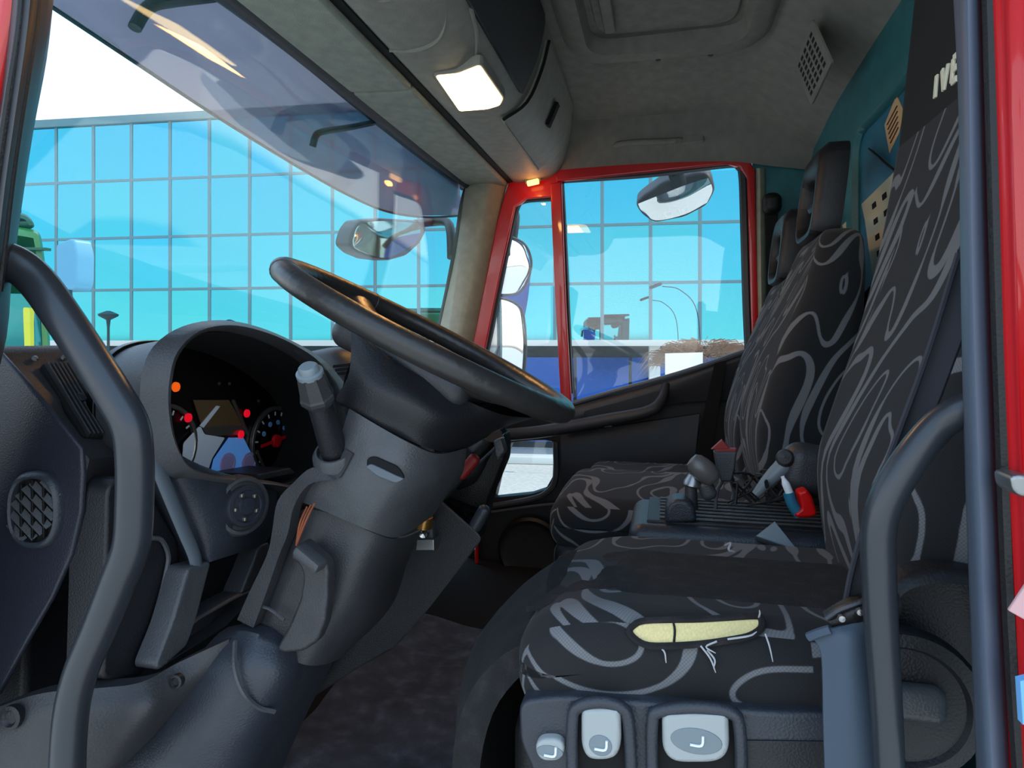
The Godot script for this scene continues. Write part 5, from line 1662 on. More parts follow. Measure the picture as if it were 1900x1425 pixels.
	# raised lips round the recesses
	for pth in [[V(-0.0859, 1.6918, -0.609), V(-0.0859, 1.7428, -0.609), V(-0.0806, 1.7583, -0.608), V(-0.0603, 1.7665, -0.607), V(-0.0404, 1.7635, -0.608), V(-0.0336, 1.7498, -0.609), V(-0.0306, 1.7003, -0.609)], [V(-0.0121, 1.7031, -0.609), V(-0.0121, 1.7503, -0.609), V(-0.0063, 1.764, -0.608), V(0.0261, 1.7727, -0.607), V(0.0567, 1.7713, -0.608), V(0.0642, 1.7582, -0.609), V(0.066, 1.7152, -0.609)]]:
		var q := Mb.new()
		tube(q, cr(pth, 5), 0.0058, 10, false, 1.0, Vector3.BACK)
		obj("recess_lip", q, M.plastic_blue_grey, s)
	var step := Mb.new()
	slab(step, [V(0.0702, 1.7448, -0.6135), V(0.1905, 1.76, -0.6135), V(0.1905, 1.7314, -0.6135), V(0.0702, 1.7129, -0.6135)], V(0, 0, -0.002), 0.0005)
	obj("trim_step", step, M.plastic_dark, s)
	var b1 := Mb.new()
	slab(b1, rnd([V(-0.1212, 1.7181, -0.606), V(-0.1154, 1.7246, -0.606), V(-0.0998, 1.7268, -0.606), V(-0.0932, 1.7221, -0.606), V(-0.0932, 1.713, -0.606), V(-0.0988, 1.705, -0.606), V(-0.1144, 1.7027, -0.606), V(-0.1207, 1.7089, -0.606)], 0.006), V(0, 0, -0.012), 0.003)
	var sb1 := obj("seat_switch", b1, M.button_grey, s)
	var b2 := Mb.new()
	slab(b2, rnd([V(-0.0768, 1.758, -0.602), V(-0.0708, 1.7613, -0.602), V(-0.0469, 1.7644, -0.602), V(-0.0405, 1.7628, -0.602), V(-0.04, 1.7306, -0.602), V(-0.044, 1.7196, -0.602), V(-0.0519, 1.715, -0.602), V(-0.0658, 1.7129, -0.602), V(-0.0728, 1.7154, -0.602), V(-0.0768, 1.7254, -0.602)], 0.008), V(0, 0, -0.014), 0.004)
	var sb2 := obj("seat_switch", b2, M.button_grey, s)
	var b3 := Mb.new()
	slab(b3, rnd([V(-0.0033, 1.7652, -0.602), V(0.0259, 1.7705, -0.602), V(0.0544, 1.7728, -0.602), V(0.0553, 1.7419, -0.602), V(0.0507, 1.7317, -0.602), V(0.0407, 1.7264, -0.602), V(0.0118, 1.722, -0.602), V(0.0024, 1.7245, -0.602), V(-0.0029, 1.7335, -0.602)], 0.008), V(0, 0, -0.014), 0.004)
	var sb3 := obj("seat_switch", b3, M.button_grey, s)
	var ovals := [[sb1, V(-0.1069, 1.7135, -0.6052), 26.0, 13.0], [sb2, V(-0.0587, 1.7289, -0.6012), 22.0, 20.0], [sb3, V(0.0267, 1.745, -0.6012), 46.0, 24.0]]
	for q in ovals:
		var m := Mb.new()
		var k := 0.6 / 1230.0
		slab(m, ellipse(q[1], V(q[2] * k, 0, 0), V(0, q[3] * k, 0), 24), V(0, 0, -0.002), 0.0008)
		obj("switch_oval", m, M.button_oval, q[0])
		# little seat symbol: back and cushion
		var c: Vector3 = q[1] + V(0, 0, 0.0006)
		var z := 0.0045
		var sy := Mb.new()
		tube(sy, cr([c + V(z * 1.3, z * 1.3, 0), c + V(z, -z * 0.6, 0), c + V(-z * 1.2, -z * 0.7, 0)], 4), 0.0012, 6)
		obj("seat_symbol", sy, M.white_print, q[0])
	# skirt below the front of the seat
	var sk := Mb.new()
	skin(sk, [[V(-0.12, 1.80, -0.66), V(-0.14, 1.822, -0.80), V(-0.12, 1.79, -1.0)], [V(-0.175, 1.765, -0.665), V(-0.195, 1.775, -0.80), V(-0.175, 1.755, -1.0)], [V(-0.215, 1.70, -0.665), V(-0.245, 1.70, -0.80), V(-0.22, 1.70, -1.0)], [V(-0.225, 1.58, -0.665), V(-0.25, 1.58, -0.80), V(-0.23, 1.58, -1.0)], [V(-0.2, 1.32, -0.66), V(-0.22, 1.32, -0.80), V(-0.2, 1.32, -1.0)]], V(0.03, -0.01, 0), 5, 5)
	obj("front_skirt", sk, M.plain_fabric, s)
	var base := Mb.new()
	rbox(base, V(0.06, 1.5, -0.84), V(0.44, 0.42, 0.36), 0.03)
	obj("seat_base", base, M.plastic_black, s)
	# recliner cover at the rear
	var rc := Mb.new()
	slab(rc, rnd([V(0.1782, 1.8875, -0.6), V(0.1871, 1.9027, -0.6), V(0.2084, 1.9125, -0.6), V(0.2418, 1.9152, -0.6), V(0.2799, 1.9053, -0.6), V(0.2873, 1.8154, -0.6), V(0.2724, 1.7701, -0.6), V(0.1782, 1.7564, -0.6)], 0.02), V(0, 0, -0.03), 0.01)
	obj("hinge_cover", rc, M.plastic_dark, s)
	var dc: Vector3 = V(0.1896, 1.8048, -0.6)
	var ds := Mb.new()
	lathe(ds, dc, Vector3.BACK, [Vector2(0.062, 0), Vector2(0.062, 0.008), Vector2(0.059, 0.013), Vector2(0.049, 0.014), Vector2(0.046, 0.010), Vector2(0.001, 0.010)], 40)
	obj("hinge_disc", ds, M.plastic_dark, s)
	var kb := Mb.new()
	rbox(kb, V(0.1864, 1.8106, -0.585), V(0.065, 0.03, 0.02), 0.0145, Basis.IDENTITY, 4, 2)
	obj("recliner_knob", kb, M.plastic_grey, s, "oval grey-green recliner knob")


func make_passenger_seats() -> void:
	var s := thing("passenger_seat", "middle passenger seat in dark swirl fabric with an open headrest, nearer the driver", "seat", V(0.1, 1.3, -1.52), "passenger seats")
	var sec := [[1.76, 0.20, 0.34, -1.32, -1.72, 0.04], [1.84, 0.182, 0.345, -1.315, -1.725, 0.05], [1.93, 0.177, 0.35, -1.315, -1.725, 0.05], [2.02, 0.196, 0.357, -1.315, -1.725, 0.05], [2.12, 0.228, 0.365, -1.32, -1.72, 0.05], [2.20, 0.26, 0.372, -1.33, -1.715, 0.045], [2.27, 0.286, 0.38, -1.36, -1.70, 0.04], [2.32, 0.306, 0.384, -1.40, -1.675, 0.034], [2.34, 0.325, 0.376, -1.45, -1.64, 0.02]]
	obj("backrest", back_shape(sec), M.swirl_fabric, s)
	# headrest: a frame with two openings, leaning with the back
	var h := Mb.new()
	var fo := func(y: float, z: float) -> Vector3: return V(0.30 + (y - 2.36) * 0.12, y, z)
	var zo := [-1.455, -1.455, -1.47, -1.65, -1.67, -1.67, -1.64, -1.48]
	var yo := [2.35, 2.47, 2.535, 2.535, 2.47, 2.39, 2.325, 2.325]
	var zi := [-1.50, -1.50, -1.51, -1.625, -1.642, -1.642, -1.62, -1.515]
	var yi := [2.37, 2.42, 2.465, 2.475, 2.44, 2.40, 2.35, 2.35]
	var oo := []
	var ii := []
	for k in 8:
		oo.append(fo.call(yo[k], zo[k])); ii.append(fo.call(yi[k], zi[k]))
	ring(h, rnd(oo, 0.05, 4), rnd(ii, 0.03, 4), V(0.055, 0.0, 0), 0.018)
	var hr := obj("headrest", h, M.plastic_dark, s, "", 65.0)
	var hb := Mb.new()
	tube(hb, cr([fo.call(2.41, -1.49) + V(0.03, 0, 0), fo.call(2.405, -1.57) + V(0.02, 0, 0), fo.call(2.42, -1.65) + V(0.03, 0, 0)], 4), 0.012, 8)
	obj("headrest_bar", hb, M.plastic_dark, hr)
	var cu := Mb.new()
	rbox(cu, V(-0.02, 1.725, -1.52), V(0.44, 0.115, 0.40), 0.045, Basis.IDENTITY, 4, 8, func(p: Vector3) -> Vector3: return p + V(0, (0.012 * cos(p.z * 7.0) - 0.008) if p.y > 0 else 0.0, 0))
	obj("seat_cushion", cu, M.swirl_fabric, s)
	var tr := Mb.new()
	rbox(tr, V(-0.02, 1.645, -1.52), V(0.42, 0.09, 0.39), 0.03, Basis.IDENTITY, 3)
	obj("seat_pan", tr, M.plastic_dark, s)
	var ba := Mb.new()
	rbox(ba, V(0.06, 1.45, -1.55), V(0.3, 0.32, 0.36), 0.02)
	obj("seat_base", ba, M.plastic_black, s)
	var f: Node3D = s.duplicate()
	f.name = numbered("passenger_seat")
	add_child(f)
	f.position += V(0.0, -0.055, -0.43)
	f.set_meta("label", "far passenger seat in dark swirl fabric beside the passenger door")


# ---------------------------------------------------------------- between the seats
func make_console() -> void:
	var c := thing("centre_console", "low dark ribbed console between the driver's seat and the passenger seats", "console", V(0.1, 1.3, -1.17))
	var b := Mb.new()
	rbox(b, V(0.12, 1.73, -1.175), V(0.36, 0.15, 0.21), 0.022, Basis.IDENTITY, 3)
	obj("body", b, M.plastic_blue_grey, c)
	var lo := Mb.new()
	box(lo, V(-0.03, 1.3, -1.27), V(0.28, 1.68, -1.08), 0.02)
	obj("pedestal", lo, M.plastic_black, c)
	var t := Mb.new()
	rbox(t, V(0.13, 1.806, -1.185), V(0.32, 0.006, 0.17), 0.002)
	obj("top_mat", t, M.plastic_dark, c)
	for k in 7:
		var q := Mb.new()
		bar(q, V(-0.01, 1.811, -1.115 - k * 0.023), V(0.26, 1.811, -1.115 - k * 0.023), 0.006, 0.004, Vector3.UP, 0.0015)
		obj("rib", q, M.plastic_grey, c)
	var fl := Mb.new()
	slab(fl, [V(0.1635, 1.8301, -1.06), V(0.1937, 1.7921, -1.04), V(0.1711, 1.7986, -1.04), V(0.1341, 1.8078, -1.05)], V(0.0, -0.01, -0.012), 0.002)
	obj("side_flap", fl, M.button_oval, c, "shiny pale triangular flap")
	# gear lever
	var g := thing("gear_lever", "gear lever with a grey ball knob rising from the centre console", "gear lever", V(0.0239, 1.8083, -1.13))
	var gb := Mb.new()
	slab(gb, rnd([V(-0.0017, 1.8065, -1.09), V(0, 1.8349, -1.09), V(0.0129, 1.8471, -1.09), V(0.0341, 1.8474, -1.09), V(0.0468, 1.8358, -1.09), V(0.0493, 1.8115, -1.09)], 0.008), V(0, 0, -0.05), 0.006)
	obj("base_block", gb, M.plastic_blue_grey, g)
	var gs := Mb.new()
	tube(gs, [V(0.0424, 1.8231, -1.13), V(0.0415, 1.8593, -1.13), V(0.0485, 1.8824, -1.13)], [0.011, 0.010, 0.009], 12)
	obj("shaft", gs, M.plastic_mid, g)
	var gc := Mb.new()
	lathe(gc, V(0.0442, 1.864, -1.13), V(0.15, 1, 0), [Vector2(0.009, -0.004), Vector2(0.016, 0), Vector2(0.015, 0.006), Vector2(0.009, 0.018), Vector2(0.001, 0.018)], 16)
	obj("collar", gc, M.steel, g)
	var gk := Mb.new()
	lathe(gk, V(0.061, 1.8921, -1.12), V(-0.75, 0.65, 0), [Vector2(0.001, -0.027), Vector2(0.011, -0.025), Vector2(0.017, -0.017), Vector2(0.0195, -0.004), Vector2(0.019, 0.008), Vector2(0.0165, 0.018), Vector2(0.013, 0.0225), Vector2(0.012, 0.025), Vector2(0.001, 0.027)], 24)
	obj("knob", gk, M.knob_grey, g)
	var gn := Mb.new()
	rbox(gn, V(0.0677, 1.858, -1.13), V(0.026, 0.036, 0.02), 0.01, Basis(Vector3.BACK, 0.4), 3)
	obj("side_button", gn, M.plastic_grey, g)
	# seat belt buckle with a red press tab
	var bk := thing("belt_buckle", "grey seat belt buckle with a red press tab standing beside the gear lever", "buckle", V(0.102, 1.8521, -1.2))
	var bm := Mb.new()
	slab(bm, rnd([V(0.0829, 1.9105, -1.2), V(0.1228, 1.912, -1.2), V(0.1192, 1.8815, -1.2), V(0.1138, 1.8584, -1.2), V(0.0957, 1.8576, -1.2), V(0.0884, 1.8801, -1.2)], 0.004), V(0, 0, -0.02), 0.003)
	obj("housing", bm, M.plastic_grey, bk)
	var bt := Mb.new()
	slab(bt, [V(0.086, 1.9146, -1.205), V(0.1215, 1.916, -1.205), V(0.1215, 1.9074, -1.205), V(0.0878, 1.9061, -1.205)], V(0, 0, -0.015), 0.001)
	obj("press_tab", bt, M.red_tab, bk)
	var bp := Mb.new()
	slab(bp, [V(0.0799, 1.9127, -1.21), V(0.0983, 1.9307, -1.21), V(0.1129, 1.9139, -1.21)], V(0, 0, -0.012), 0.001)
	obj("tongue", bp, M.red_tab, bk)
	for p in [[V(0.0983, 1.8566, -1.21), V(0.0891, 1.8349, -1.21), V(0.0856, 1.8035, -1.2)], [V(0.1138, 1.8573, -1.21), V(0.1175, 1.8393, -1.21), V(0.1138, 1.8194, -1.2)]]:
		var q := Mb.new()
		tube(q, cr(p, 4), 0.003, 6)
		obj("wire_stem", q, M.plastic_grey, bk)
	# loose cables
	var rng := RandomNumberGenerator.new()
	rng.seed = 17
	var cb := thing("cable_bundle", "tangle of thin black cables on the console behind the buckle", "cables", V(0.1336, 1.8253, -1.2))
	for k in 16:
		var q := Mb.new()
		var u := lerpf(0.0, 0.17, rng.randf())
		var o: Vector3 = V(0.0884, 1.8266, -1.2)
		var a := o + V(u, 0, rng.randf_range(-0.05, 0.02))
		tube(q, cr([a, a + V(rng.randf_range(-0.03, 0.03), rng.randf_range(0.02, 0.05), 0), a + V(rng.randf_range(-0.04, 0.05), rng.randf_range(0.0, 0.055), 0.01), a + V(rng.randf_range(-0.05, 0.06), 0.0, 0.02)], 5), rng.randf_range(0.0014, 0.003), 6)
		obj("cable", q, M.plastic_black if k % 3 else M.plastic_mid, cb)
	# hand brake: grey lever and rounded housing beside the seat back
	var hb := thing("parking_brake", "grey parking brake lever leaning against a rounded dark housing", "lever", V(0.1662, 1.8459, -1.12))
	var hm := Mb.new()
	tube(hm, cr([V(0.1431, 1.8552, -1.12), V(0.1621, 1.879, -1.12), V(0.1842, 1.9028, -1.12), V(0.1924, 1.9153, -1.12)], 4), [0.007, 0.008, 0.009, 0.01, 0.011, 0.012, 0.013, 0.0135, 0.014, 0.014, 0.013, 0.012, 0.01], 12)
	obj("lever", hm, M.button_oval, hb)
	var hk := Mb.new()
	lathe(hk, V(0.1866, 1.9186, -1.11), V(-0.3, 0.3, 1), [Vector2(0.001, -0.014), Vector2(0.010, -0.011), Vector2(0.0145, 0.0), Vector2(0.011, 0.010), Vector2(0.001, 0.014)], 18)
	obj("knob", hk, M.plastic_mid, hb)
	var hh := Mb.new()
	rbox(hh, V(0.225, 1.8975, -1.13), V(0.085, 0.085, 0.06), 0.028, Basis(Vector3.BACK, -0.15), 4)
	obj("housing", hh, M.plastic_mid, hb)
	var hs := Mb.new()
	slab(hs, rnd([V(0.1535, 1.8818, -1.1), V(0.1584, 1.8855, -1.1), V(0.1616, 1.8728, -1.1), V(0.156, 1.869, -1.1)], 0.003), V(0, 0, -0.004), 0.0005)
	obj("slot", hs, M.void, hb)
	var rh := thing("seat_adjuster", "bright red plastic release handle at the foot of the driver's backrest", "handle", V(0.2116, 1.8561, -1.07))
	var rm := Mb.new()
	slab(rm, rnd([V(0.1959, 1.8749, -1.06), V(0.2096, 1.8805, -1.06), V(0.2172, 1.8694, -1.06), V(0.2247, 1.8421, -1.06), V(0.2157, 1.8375, -1.06), V(0.1943, 1.8353, -1.06), V(0.1913, 1.8434, -1.06), V(0.202, 1.8489, -1.06)], 0.005), V(0, 0, -0.025), 0.004)
	obj("grip", rm, M.red_plastic, rh)
	var wp := thing("plug_cable", "thin teal cable with a white plug tip next to the red handle", "cable", V(0.19, 1.859, -1.07))
	var w1 := Mb.new()
	tube(w1, cr([V(0.1846, 1.872, -1.07), V(0.19, 1.8549, -1.07), V(0.2008, 1.8381, -1.07)], 4), 0.0085, 10)
	obj("sleeve", w1, M.teal_panel, wp)
	var w2 := Mb.new()
	tube(w2, cr([V(0.176, 1.8966, -1.07), V(0.1807, 1.8852, -1.07), V(0.1861, 1.8713, -1.07)], 4), [0.003, 0.003, 0.004, 0.005, 0.006, 0.006, 0.006, 0.006, 0.006], 10)
	obj("plug", w2, M.white_print, wp)
	# cream perforated plate behind the driver's seat
	var p := thing("perforated_plate", "cream perforated plastic plate with square holes behind the driver's seat", "plate", V(0.448, 2.3187, -1.5262))
	var pm := Mb.new()
	slab(pm, rnd([V(0.448, 2.4333, -1.6753), V(0.448, 2.4521, -1.4302), V(0.448, 2.4367, -1.3277), V(0.448, 2.2214, -1.3546), V(0.448, 2.2075, -1.5018), V(0.448, 2.219, -1.5739), V(0.448, 2.3076, -1.6128), V(0.448, 2.387, -1.6455)], 0.006), V(0.008, 0, 0), 0.003)
	obj("plate", pm, M.cream_plastic, p)
	for r in 6:
		for k in 3:
			var o: Vector3 = V(0.4465, 2.4079, -1.5724)
			var st: Vector3 = (V(0.4465, 2.4127, -1.5036) as Vector3) - o
			var dn: Vector3 = (V(0.4465, 2.3713, -1.5611) as Vector3) - o
			var at := o + st * k + dn * r
			if r > 4 and k > 1: continue
			var u := st * 0.18
			var v := dn * 0.17
			var q := Mb.new()
			slab(q, [at - u - v, at + u - v, at + u + v, at - u + v], V(0.002, 0, 0), 0.0003)
			obj("square_hole_shade", q, M.void, p)  # dark plate painted where the cream plate has an open hole
	var sm := Mb.new()
	slab(sm, [V(0.448, 2.4126, -1.8432), V(0.448, 2.4227, -1.7244), V(0.448, 2.4096, -1.7107), V(0.448, 2.3921, -1.8222)], V(0.008, 0, 0), 0.002)
	obj("plate_corner", sm, M.cream_plastic, p)
	# junk behind the middle seat
	var j := thing("dark_bag", "black crumpled bag stuffed behind the passenger seat", "bag", V(0.41, 1.9, -1.4))
	var jm := Mb.new()
	rbox(jm, V(0.412, 2.06, -1.40), V(0.05, 0.32, 0.26), 0.024, Basis.IDENTITY, 4, 6, func(q: Vector3) -> Vector3: return q + V(0.004 * sin(q.y * 31.0 + q.z * 17.0), 0.012 * sin(q.z * 23.0), 0.008 * sin(q.y * 27.0)))
	obj("body", jm, M.plastic_black, j)
	# sticker on the back wall
	var st2 := thing("wall_sticker", "tan printed paper label stuck on the teal back wall", "sticker", V(0.455, 2.5555, -1.4717))
	var sk := Mb.new()
	slab(sk, [V(0.4545, 2.5694, -1.5271), V(0.4545, 2.6064, -1.4541), V(0.4545, 2.5608, -1.4144), V(0.4545, 2.5251, -1.4386), V(0.4545, 2.5007, -1.4963)], V(0.001, 0, 0), 0.0002)
	obj("paper", sk, M.sticker_paper, st2)
	for k in 5:
		var q := Mb.new()
		var a: Vector3 = (V(0.4535, 2.5627, -1.5065) as Vector3).lerp(V(0.4535, 2.5181, -1.4864), k / 4.0)
		var b2: Vector3 = (V(0.4535, 2.5813, -1.4447) as Vector3).lerp(V(0.4535, 2.5359, -1.4385), k / 4.0)
		bar(q, a, b2, 0.0006, 0.003, Vector3.RIGHT, 0.0002)
		obj("print_line", q, M.sticker_ink, st2)
	# belt reel of the far seat
	var r := thing("belt_reel", "black seat belt reel on the side wall beyond the passenger headrests", "belt reel", V(0.3417, 2.5707, -2.28))
	var rm2 := Mb.new()
	rbox(rm2, V(0.3402, 2.565, -2.27), V(0.06, 0.07, 0.06), 0.025, Basis.IDENTITY, 3)
	obj("cover", rm2, M.plastic_black, r)
	var rs := Mb.new()
	slab(rs, [V(0.3216, 2.5645, -2.28), V(0.3617, 2.5625, -2.28), V(0.3551, 2.1, -2.28), V(0.3283, 2.1, -2.28)], V(0, 0, -0.003), 0.0006)
	obj("strap", rs, M.black_fabric, r)


# ---------------------------------------------------------------- driver's door opening, close to the camera
func make_near_frame() -> void:
	# front pillar
	var a := structure("trim_4", "dark windscreen pillar of the driver's door opening with rubber lips", "pillar")
	var m := Mb.new()
	skin(m, [[V(-0.6218, 2.4676, -0.5), V(-0.5574, 2.4419, -0.47), V(-0.5887, 2.4745, -0.52)], [V(-0.6271, 2.4052, -0.5), V(-0.5647, 2.3841, -0.47), V(-0.5979, 2.4113, -0.52)], [V(-0.6351, 2.3322, -0.5), V(-0.577, 2.3166, -0.47), V(-0.6153, 2.3376, -0.52)], [V(-0.6472, 2.259, -0.5), V(-0.5895, 2.2484, -0.47), V(-0.6302, 2.2629, -0.52)], [V(-0.6675, 2.1641, -0.5), V(-0.6033, 2.1597, -0.47), V(-0.6453, 2.1764, -0.52)], [V(-0.6952, 2.0461, -0.5), V(-0.6275, 2.0498, -0.47), V(-0.6619, 2.078, -0.52)], [V(-0.7741, 1.9004, -0.5), V(-0.7002, 1.9143, -0.47), V(-0.7449, 1.8966, -0.52)], [V(-0.8733, 1.6067, -0.5), V(-0.7916, 1.6412, -0.47), V(-0.8439, 1.5977, -0.52)]], V(-0.06, 0, -0.05), 4, 4)
	obj("lining", m, M.rubber, a)
	for e in [[V(-0.572, 2.4461, -0.474), V(-0.5782, 2.3875, -0.474), V(-0.592, 2.3193, -0.474), V(-0.6046, 2.2502, -0.474), V(-0.6225, 2.1504, -0.474)], [V(-0.5654, 2.4498, -0.482), V(-0.5729, 2.3906, -0.482), V(-0.5867, 2.3217, -0.482), V(-0.5994, 2.2519, -0.482), V(-0.6135, 2.1509, -0.482)]]:
		var q := Mb.new()
		tube(q, cr(e, 4), 0.004, 8)
		obj("seal_lip", q, M.plastic_black, a)
	var rd := Mb.new()
	slab(rd, [V(-0.73, 2.4873, -0.49), V(-0.6003, 2.4693, -0.49), V(-0.6055, 2.4237, -0.49), V(-0.6224, 2.3637, -0.49), V(-0.6475, 2.2775, -0.49), V(-0.73, 2.0677, -0.49)], V(0, 0, -0.03), 0.01)
	obj("outer_panel", rd, M.red_paint, a, "red painted outer pillar")
	# rear pillar: red body, grey seal
	var b := structure("wall_left", "red painted rear door pillar of the cab with a blue-grey rubber seal", "wall")
	var s := Mb.new()
	skin(s, [[V(0.1981, 2.3684, -0.52), V(0.1905, 2.3496, -0.485), V(0.1953, 2.3461, -0.48), V(0.2111, 2.3553, -0.5)], [V(0.2022, 2.2684, -0.52), V(0.1917, 2.2568, -0.485), V(0.1972, 2.2545, -0.48), V(0.2137, 2.2603, -0.5)], [V(0.2035, 2.1535, -0.52), V(0.193, 2.1498, -0.485), V(0.199, 2.1491, -0.48), V(0.2162, 2.1509, -0.5)], [V(0.2055, 2.0389, -0.52), V(0.1955, 2.0431, -0.485), V(0.2021, 2.044, -0.48), V(0.2194, 2.0419, -0.5)], [V(0.2096, 1.9056, -0.52), V(0.1998, 1.9191, -0.485), V(0.207, 1.9218, -0.48), V(0.2245, 1.9153, -0.5)], [V(0.2143, 1.7729, -0.52), V(0.2048, 1.7957, -0.485), V(0.2118, 1.8004, -0.48), V(0.2307, 1.7896, -0.5)]], V(0.03, 0, -0.03), 4, 4)
	obj("door_seal", s, M.seal_grey, b, "blue-grey rubber door seal")
	var s2 := Mb.new()
	tube(s2, cr([V(0.2037, 2.3438, -0.478), V(0.2067, 2.2182, -0.478), V(0.2104, 2.0792, -0.478), V(0.2158, 1.9235, -0.478), V(0.2224, 1.8035, -0.478)], 4), 0.005, 8)
	obj("seal_lip", s2, M.plastic_black, b)
	var r := Mb.new()
	skin(r, [[V(0.2084, 2.3528, -0.495), V(0.203, 2.3422, -0.475), V(0.2051, 2.3368, -0.466), V(0.208, 2.3302, -0.455), V(0.2322, 2.3184, -0.44), V(0.3549, 2.3019, -0.44)], [V(0.2116, 2.2226, -0.495), V(0.2066, 2.2174, -0.475), V(0.208, 2.2148, -0.466), V(0.2108, 2.2116, -0.455), V(0.2322, 2.2061, -0.44), V(0.3549, 2.1981, -0.44)], [V(0.2153, 2.0784, -0.495), V(0.2102, 2.0793, -0.475), V(0.2115, 2.0798, -0.466), V(0.2137, 2.0803, -0.455), V(0.2322, 2.0813, -0.44), V(0.3549, 2.0827, -0.44)], [V(0.221, 1.935, -0.495), V(0.2156, 1.9419, -0.475), V(0.2162, 1.9454, -0.466), V(0.2179, 1.9496, -0.455), V(0.2375, 1.9569, -0.44), V(0.3549, 1.9673, -0.44)], [V(0.2272, 1.7925, -0.495), V(0.2216, 1.8055, -0.475), V(0.2209, 1.8116, -0.466), V(0.2221, 1.8195, -0.455), V(0.2428, 1.8334, -0.44), V(0.3549, 1.852, -0.44)]], V(0, 0, -0.03), 4, 4)
	obj("pillar_panel", r, M.red_paint, b)
	var bl := Mb.new()
	slab(bl, rnd([V(0.2035, 2.0201, -0.452), V(0.2086, 2.0217, -0.452), V(0.2165, 2.0208, -0.452), V(0.2165, 2.0071, -0.452), V(0.2086, 2.008, -0.452), V(0.2046, 2.0117, -0.452)], 0.003), V(0, 0, -0.02), 0.002)
	obj("striker_plate", bl, M.steel, b, "bright steel striker plate")
	var stk := Mb.new()
	slab(stk, [V(0.2075, 1.8978, -0.449), V(0.2178, 1.9019, -0.449), V(0.2178, 1.8713, -0.449), V(0.2089, 1.8717, -0.449)], V(0, 0, -0.006), 0.0005)
	obj("sticker", stk, M.panel_pale_blue, b, "blue sticker on the red pillar")
	var gs := Mb.new()
	rbox(gs, V(0.2159, 1.9473, -0.452), V(0.016, 0.028, 0.003), 0.001, Basis(Vector3.BACK, -0.5), 3)
	obj("scuff", gs, M.pale_pink, b)  # small pale pink patch on the red pillar
	# sill and roof rail that close the opening below and above the frame
	var si := Mb.new()
	box(si, V(-0.75, 1.0, -0.50), V(0.6, 1.30, -0.40), 0.02)
	obj("sill", si, M.red_paint, b)
	var rr := Mb.new()
	box(rr, V(-0.75, 2.84, -0.48), V(0.6, 3.0, -0.36), 0.03)
	obj("roof_rail", rr, M.red_paint, b)
	# grab handles
	var h := thing("grab_handle", "black tubular grab handle on the rear door pillar in front of the driver's seat", "grab handle", V(0.1574, 1.8763, -0.53), "grab handles of the door opening")
	var hm := Mb.new()
	var path := cr([V(0.2238, 2.0567, -0.53), V(0.2082, 2.0537, -0.525), V(0.1936, 2.0411, -0.53), V(0.1753, 2.0161, -0.53), V(0.1603, 1.9883, -0.53), V(0.1538, 1.964, -0.53), V(0.1538, 1.932, -0.53), V(0.1559, 1.8842, -0.53), V(0.1592, 1.8286, -0.53), V(0.1617, 1.7732, -0.53), V(0.1653, 1.7101, -0.53), V(0.1788, 1.6731, -0.53)], 6)
	var rad := []
	for k in path.size(): rad.append(lerpf(0.0113, 0.0121, smoothstep(0.0, 0.35, float(k) / path.size())) - 0.0016 * smoothstep(0.5, 0.8, float(k) / path.size()))
	tube(hm, path, rad, 16)
	obj("tube", hm, M.handle, h)
	for p in [[V(0.2187, 2.0566, -0.53), V(1, 0.15, 0)], [V(0.1788, 1.6731, -0.53), V(0.5, -1, 0)]]:
		var q := Mb.new()
		lathe(q, p[0], p[1], [Vector2(0.016, -0.002), Vector2(0.017, 0.012), Vector2(0.012, 0.02)], 16)
		obj("mount", q, M.handle, h)
	var g := thing("grab_handle", "long bent black grab handle running from the windscreen pillar past the dashboard vents", "grab handle", V(-0.505, 1.963, -0.53), "grab handles of the door opening")
	var gm := Mb.new()
	var gp := cr([V(-0.6607, 2.1905, -0.5), V(-0.6418, 2.1829, -0.52), V(-0.6231, 2.1638, -0.53), V(-0.5919, 2.1283, -0.53), V(-0.5549, 2.0828, -0.53), V(-0.5278, 2.0479, -0.53), V(-0.51, 2.0208, -0.53), V(-0.505, 1.9893, -0.53), V(-0.505, 1.9472, -0.53), V(-0.5088, 1.9048, -0.53), V(-0.5253, 1.8664, -0.53), V(-0.5458, 1.8219, -0.53), V(-0.568, 1.7765, -0.53), V(-0.5799, 1.7373, -0.53), V(-0.5853, 1.6878, -0.53), V(-0.5879, 1.6222, -0.53), V(-0.5864, 1.5841, -0.51)], 5)
	var gr := []
	for k in gp.size():
		var t := float(k) / gp.size()
		gr.append(lerpf(0.0185, 0.0172, smoothstep(0.0, 0.5, t)) - 0.001 * smoothstep(0.55, 0.75, t))
	tube(gm, gp, gr, 16)
	obj("tube", gm, M.handle, g)
	for p in [[V(-0.6539, 2.1882, -0.5), V(-1, 0.2, 0)], [V(-0.5799, 1.5958, -0.51), V(-0.3, -1, 0)]]:
		var q := Mb.new()
		lathe(q, p[0], p[1], [Vector2(0.021, -0.002), Vector2(0.022, 0.012), Vector2(0.014, 0.02)], 16)
		obj("mount", q, M.handle, g)
	make_belt()


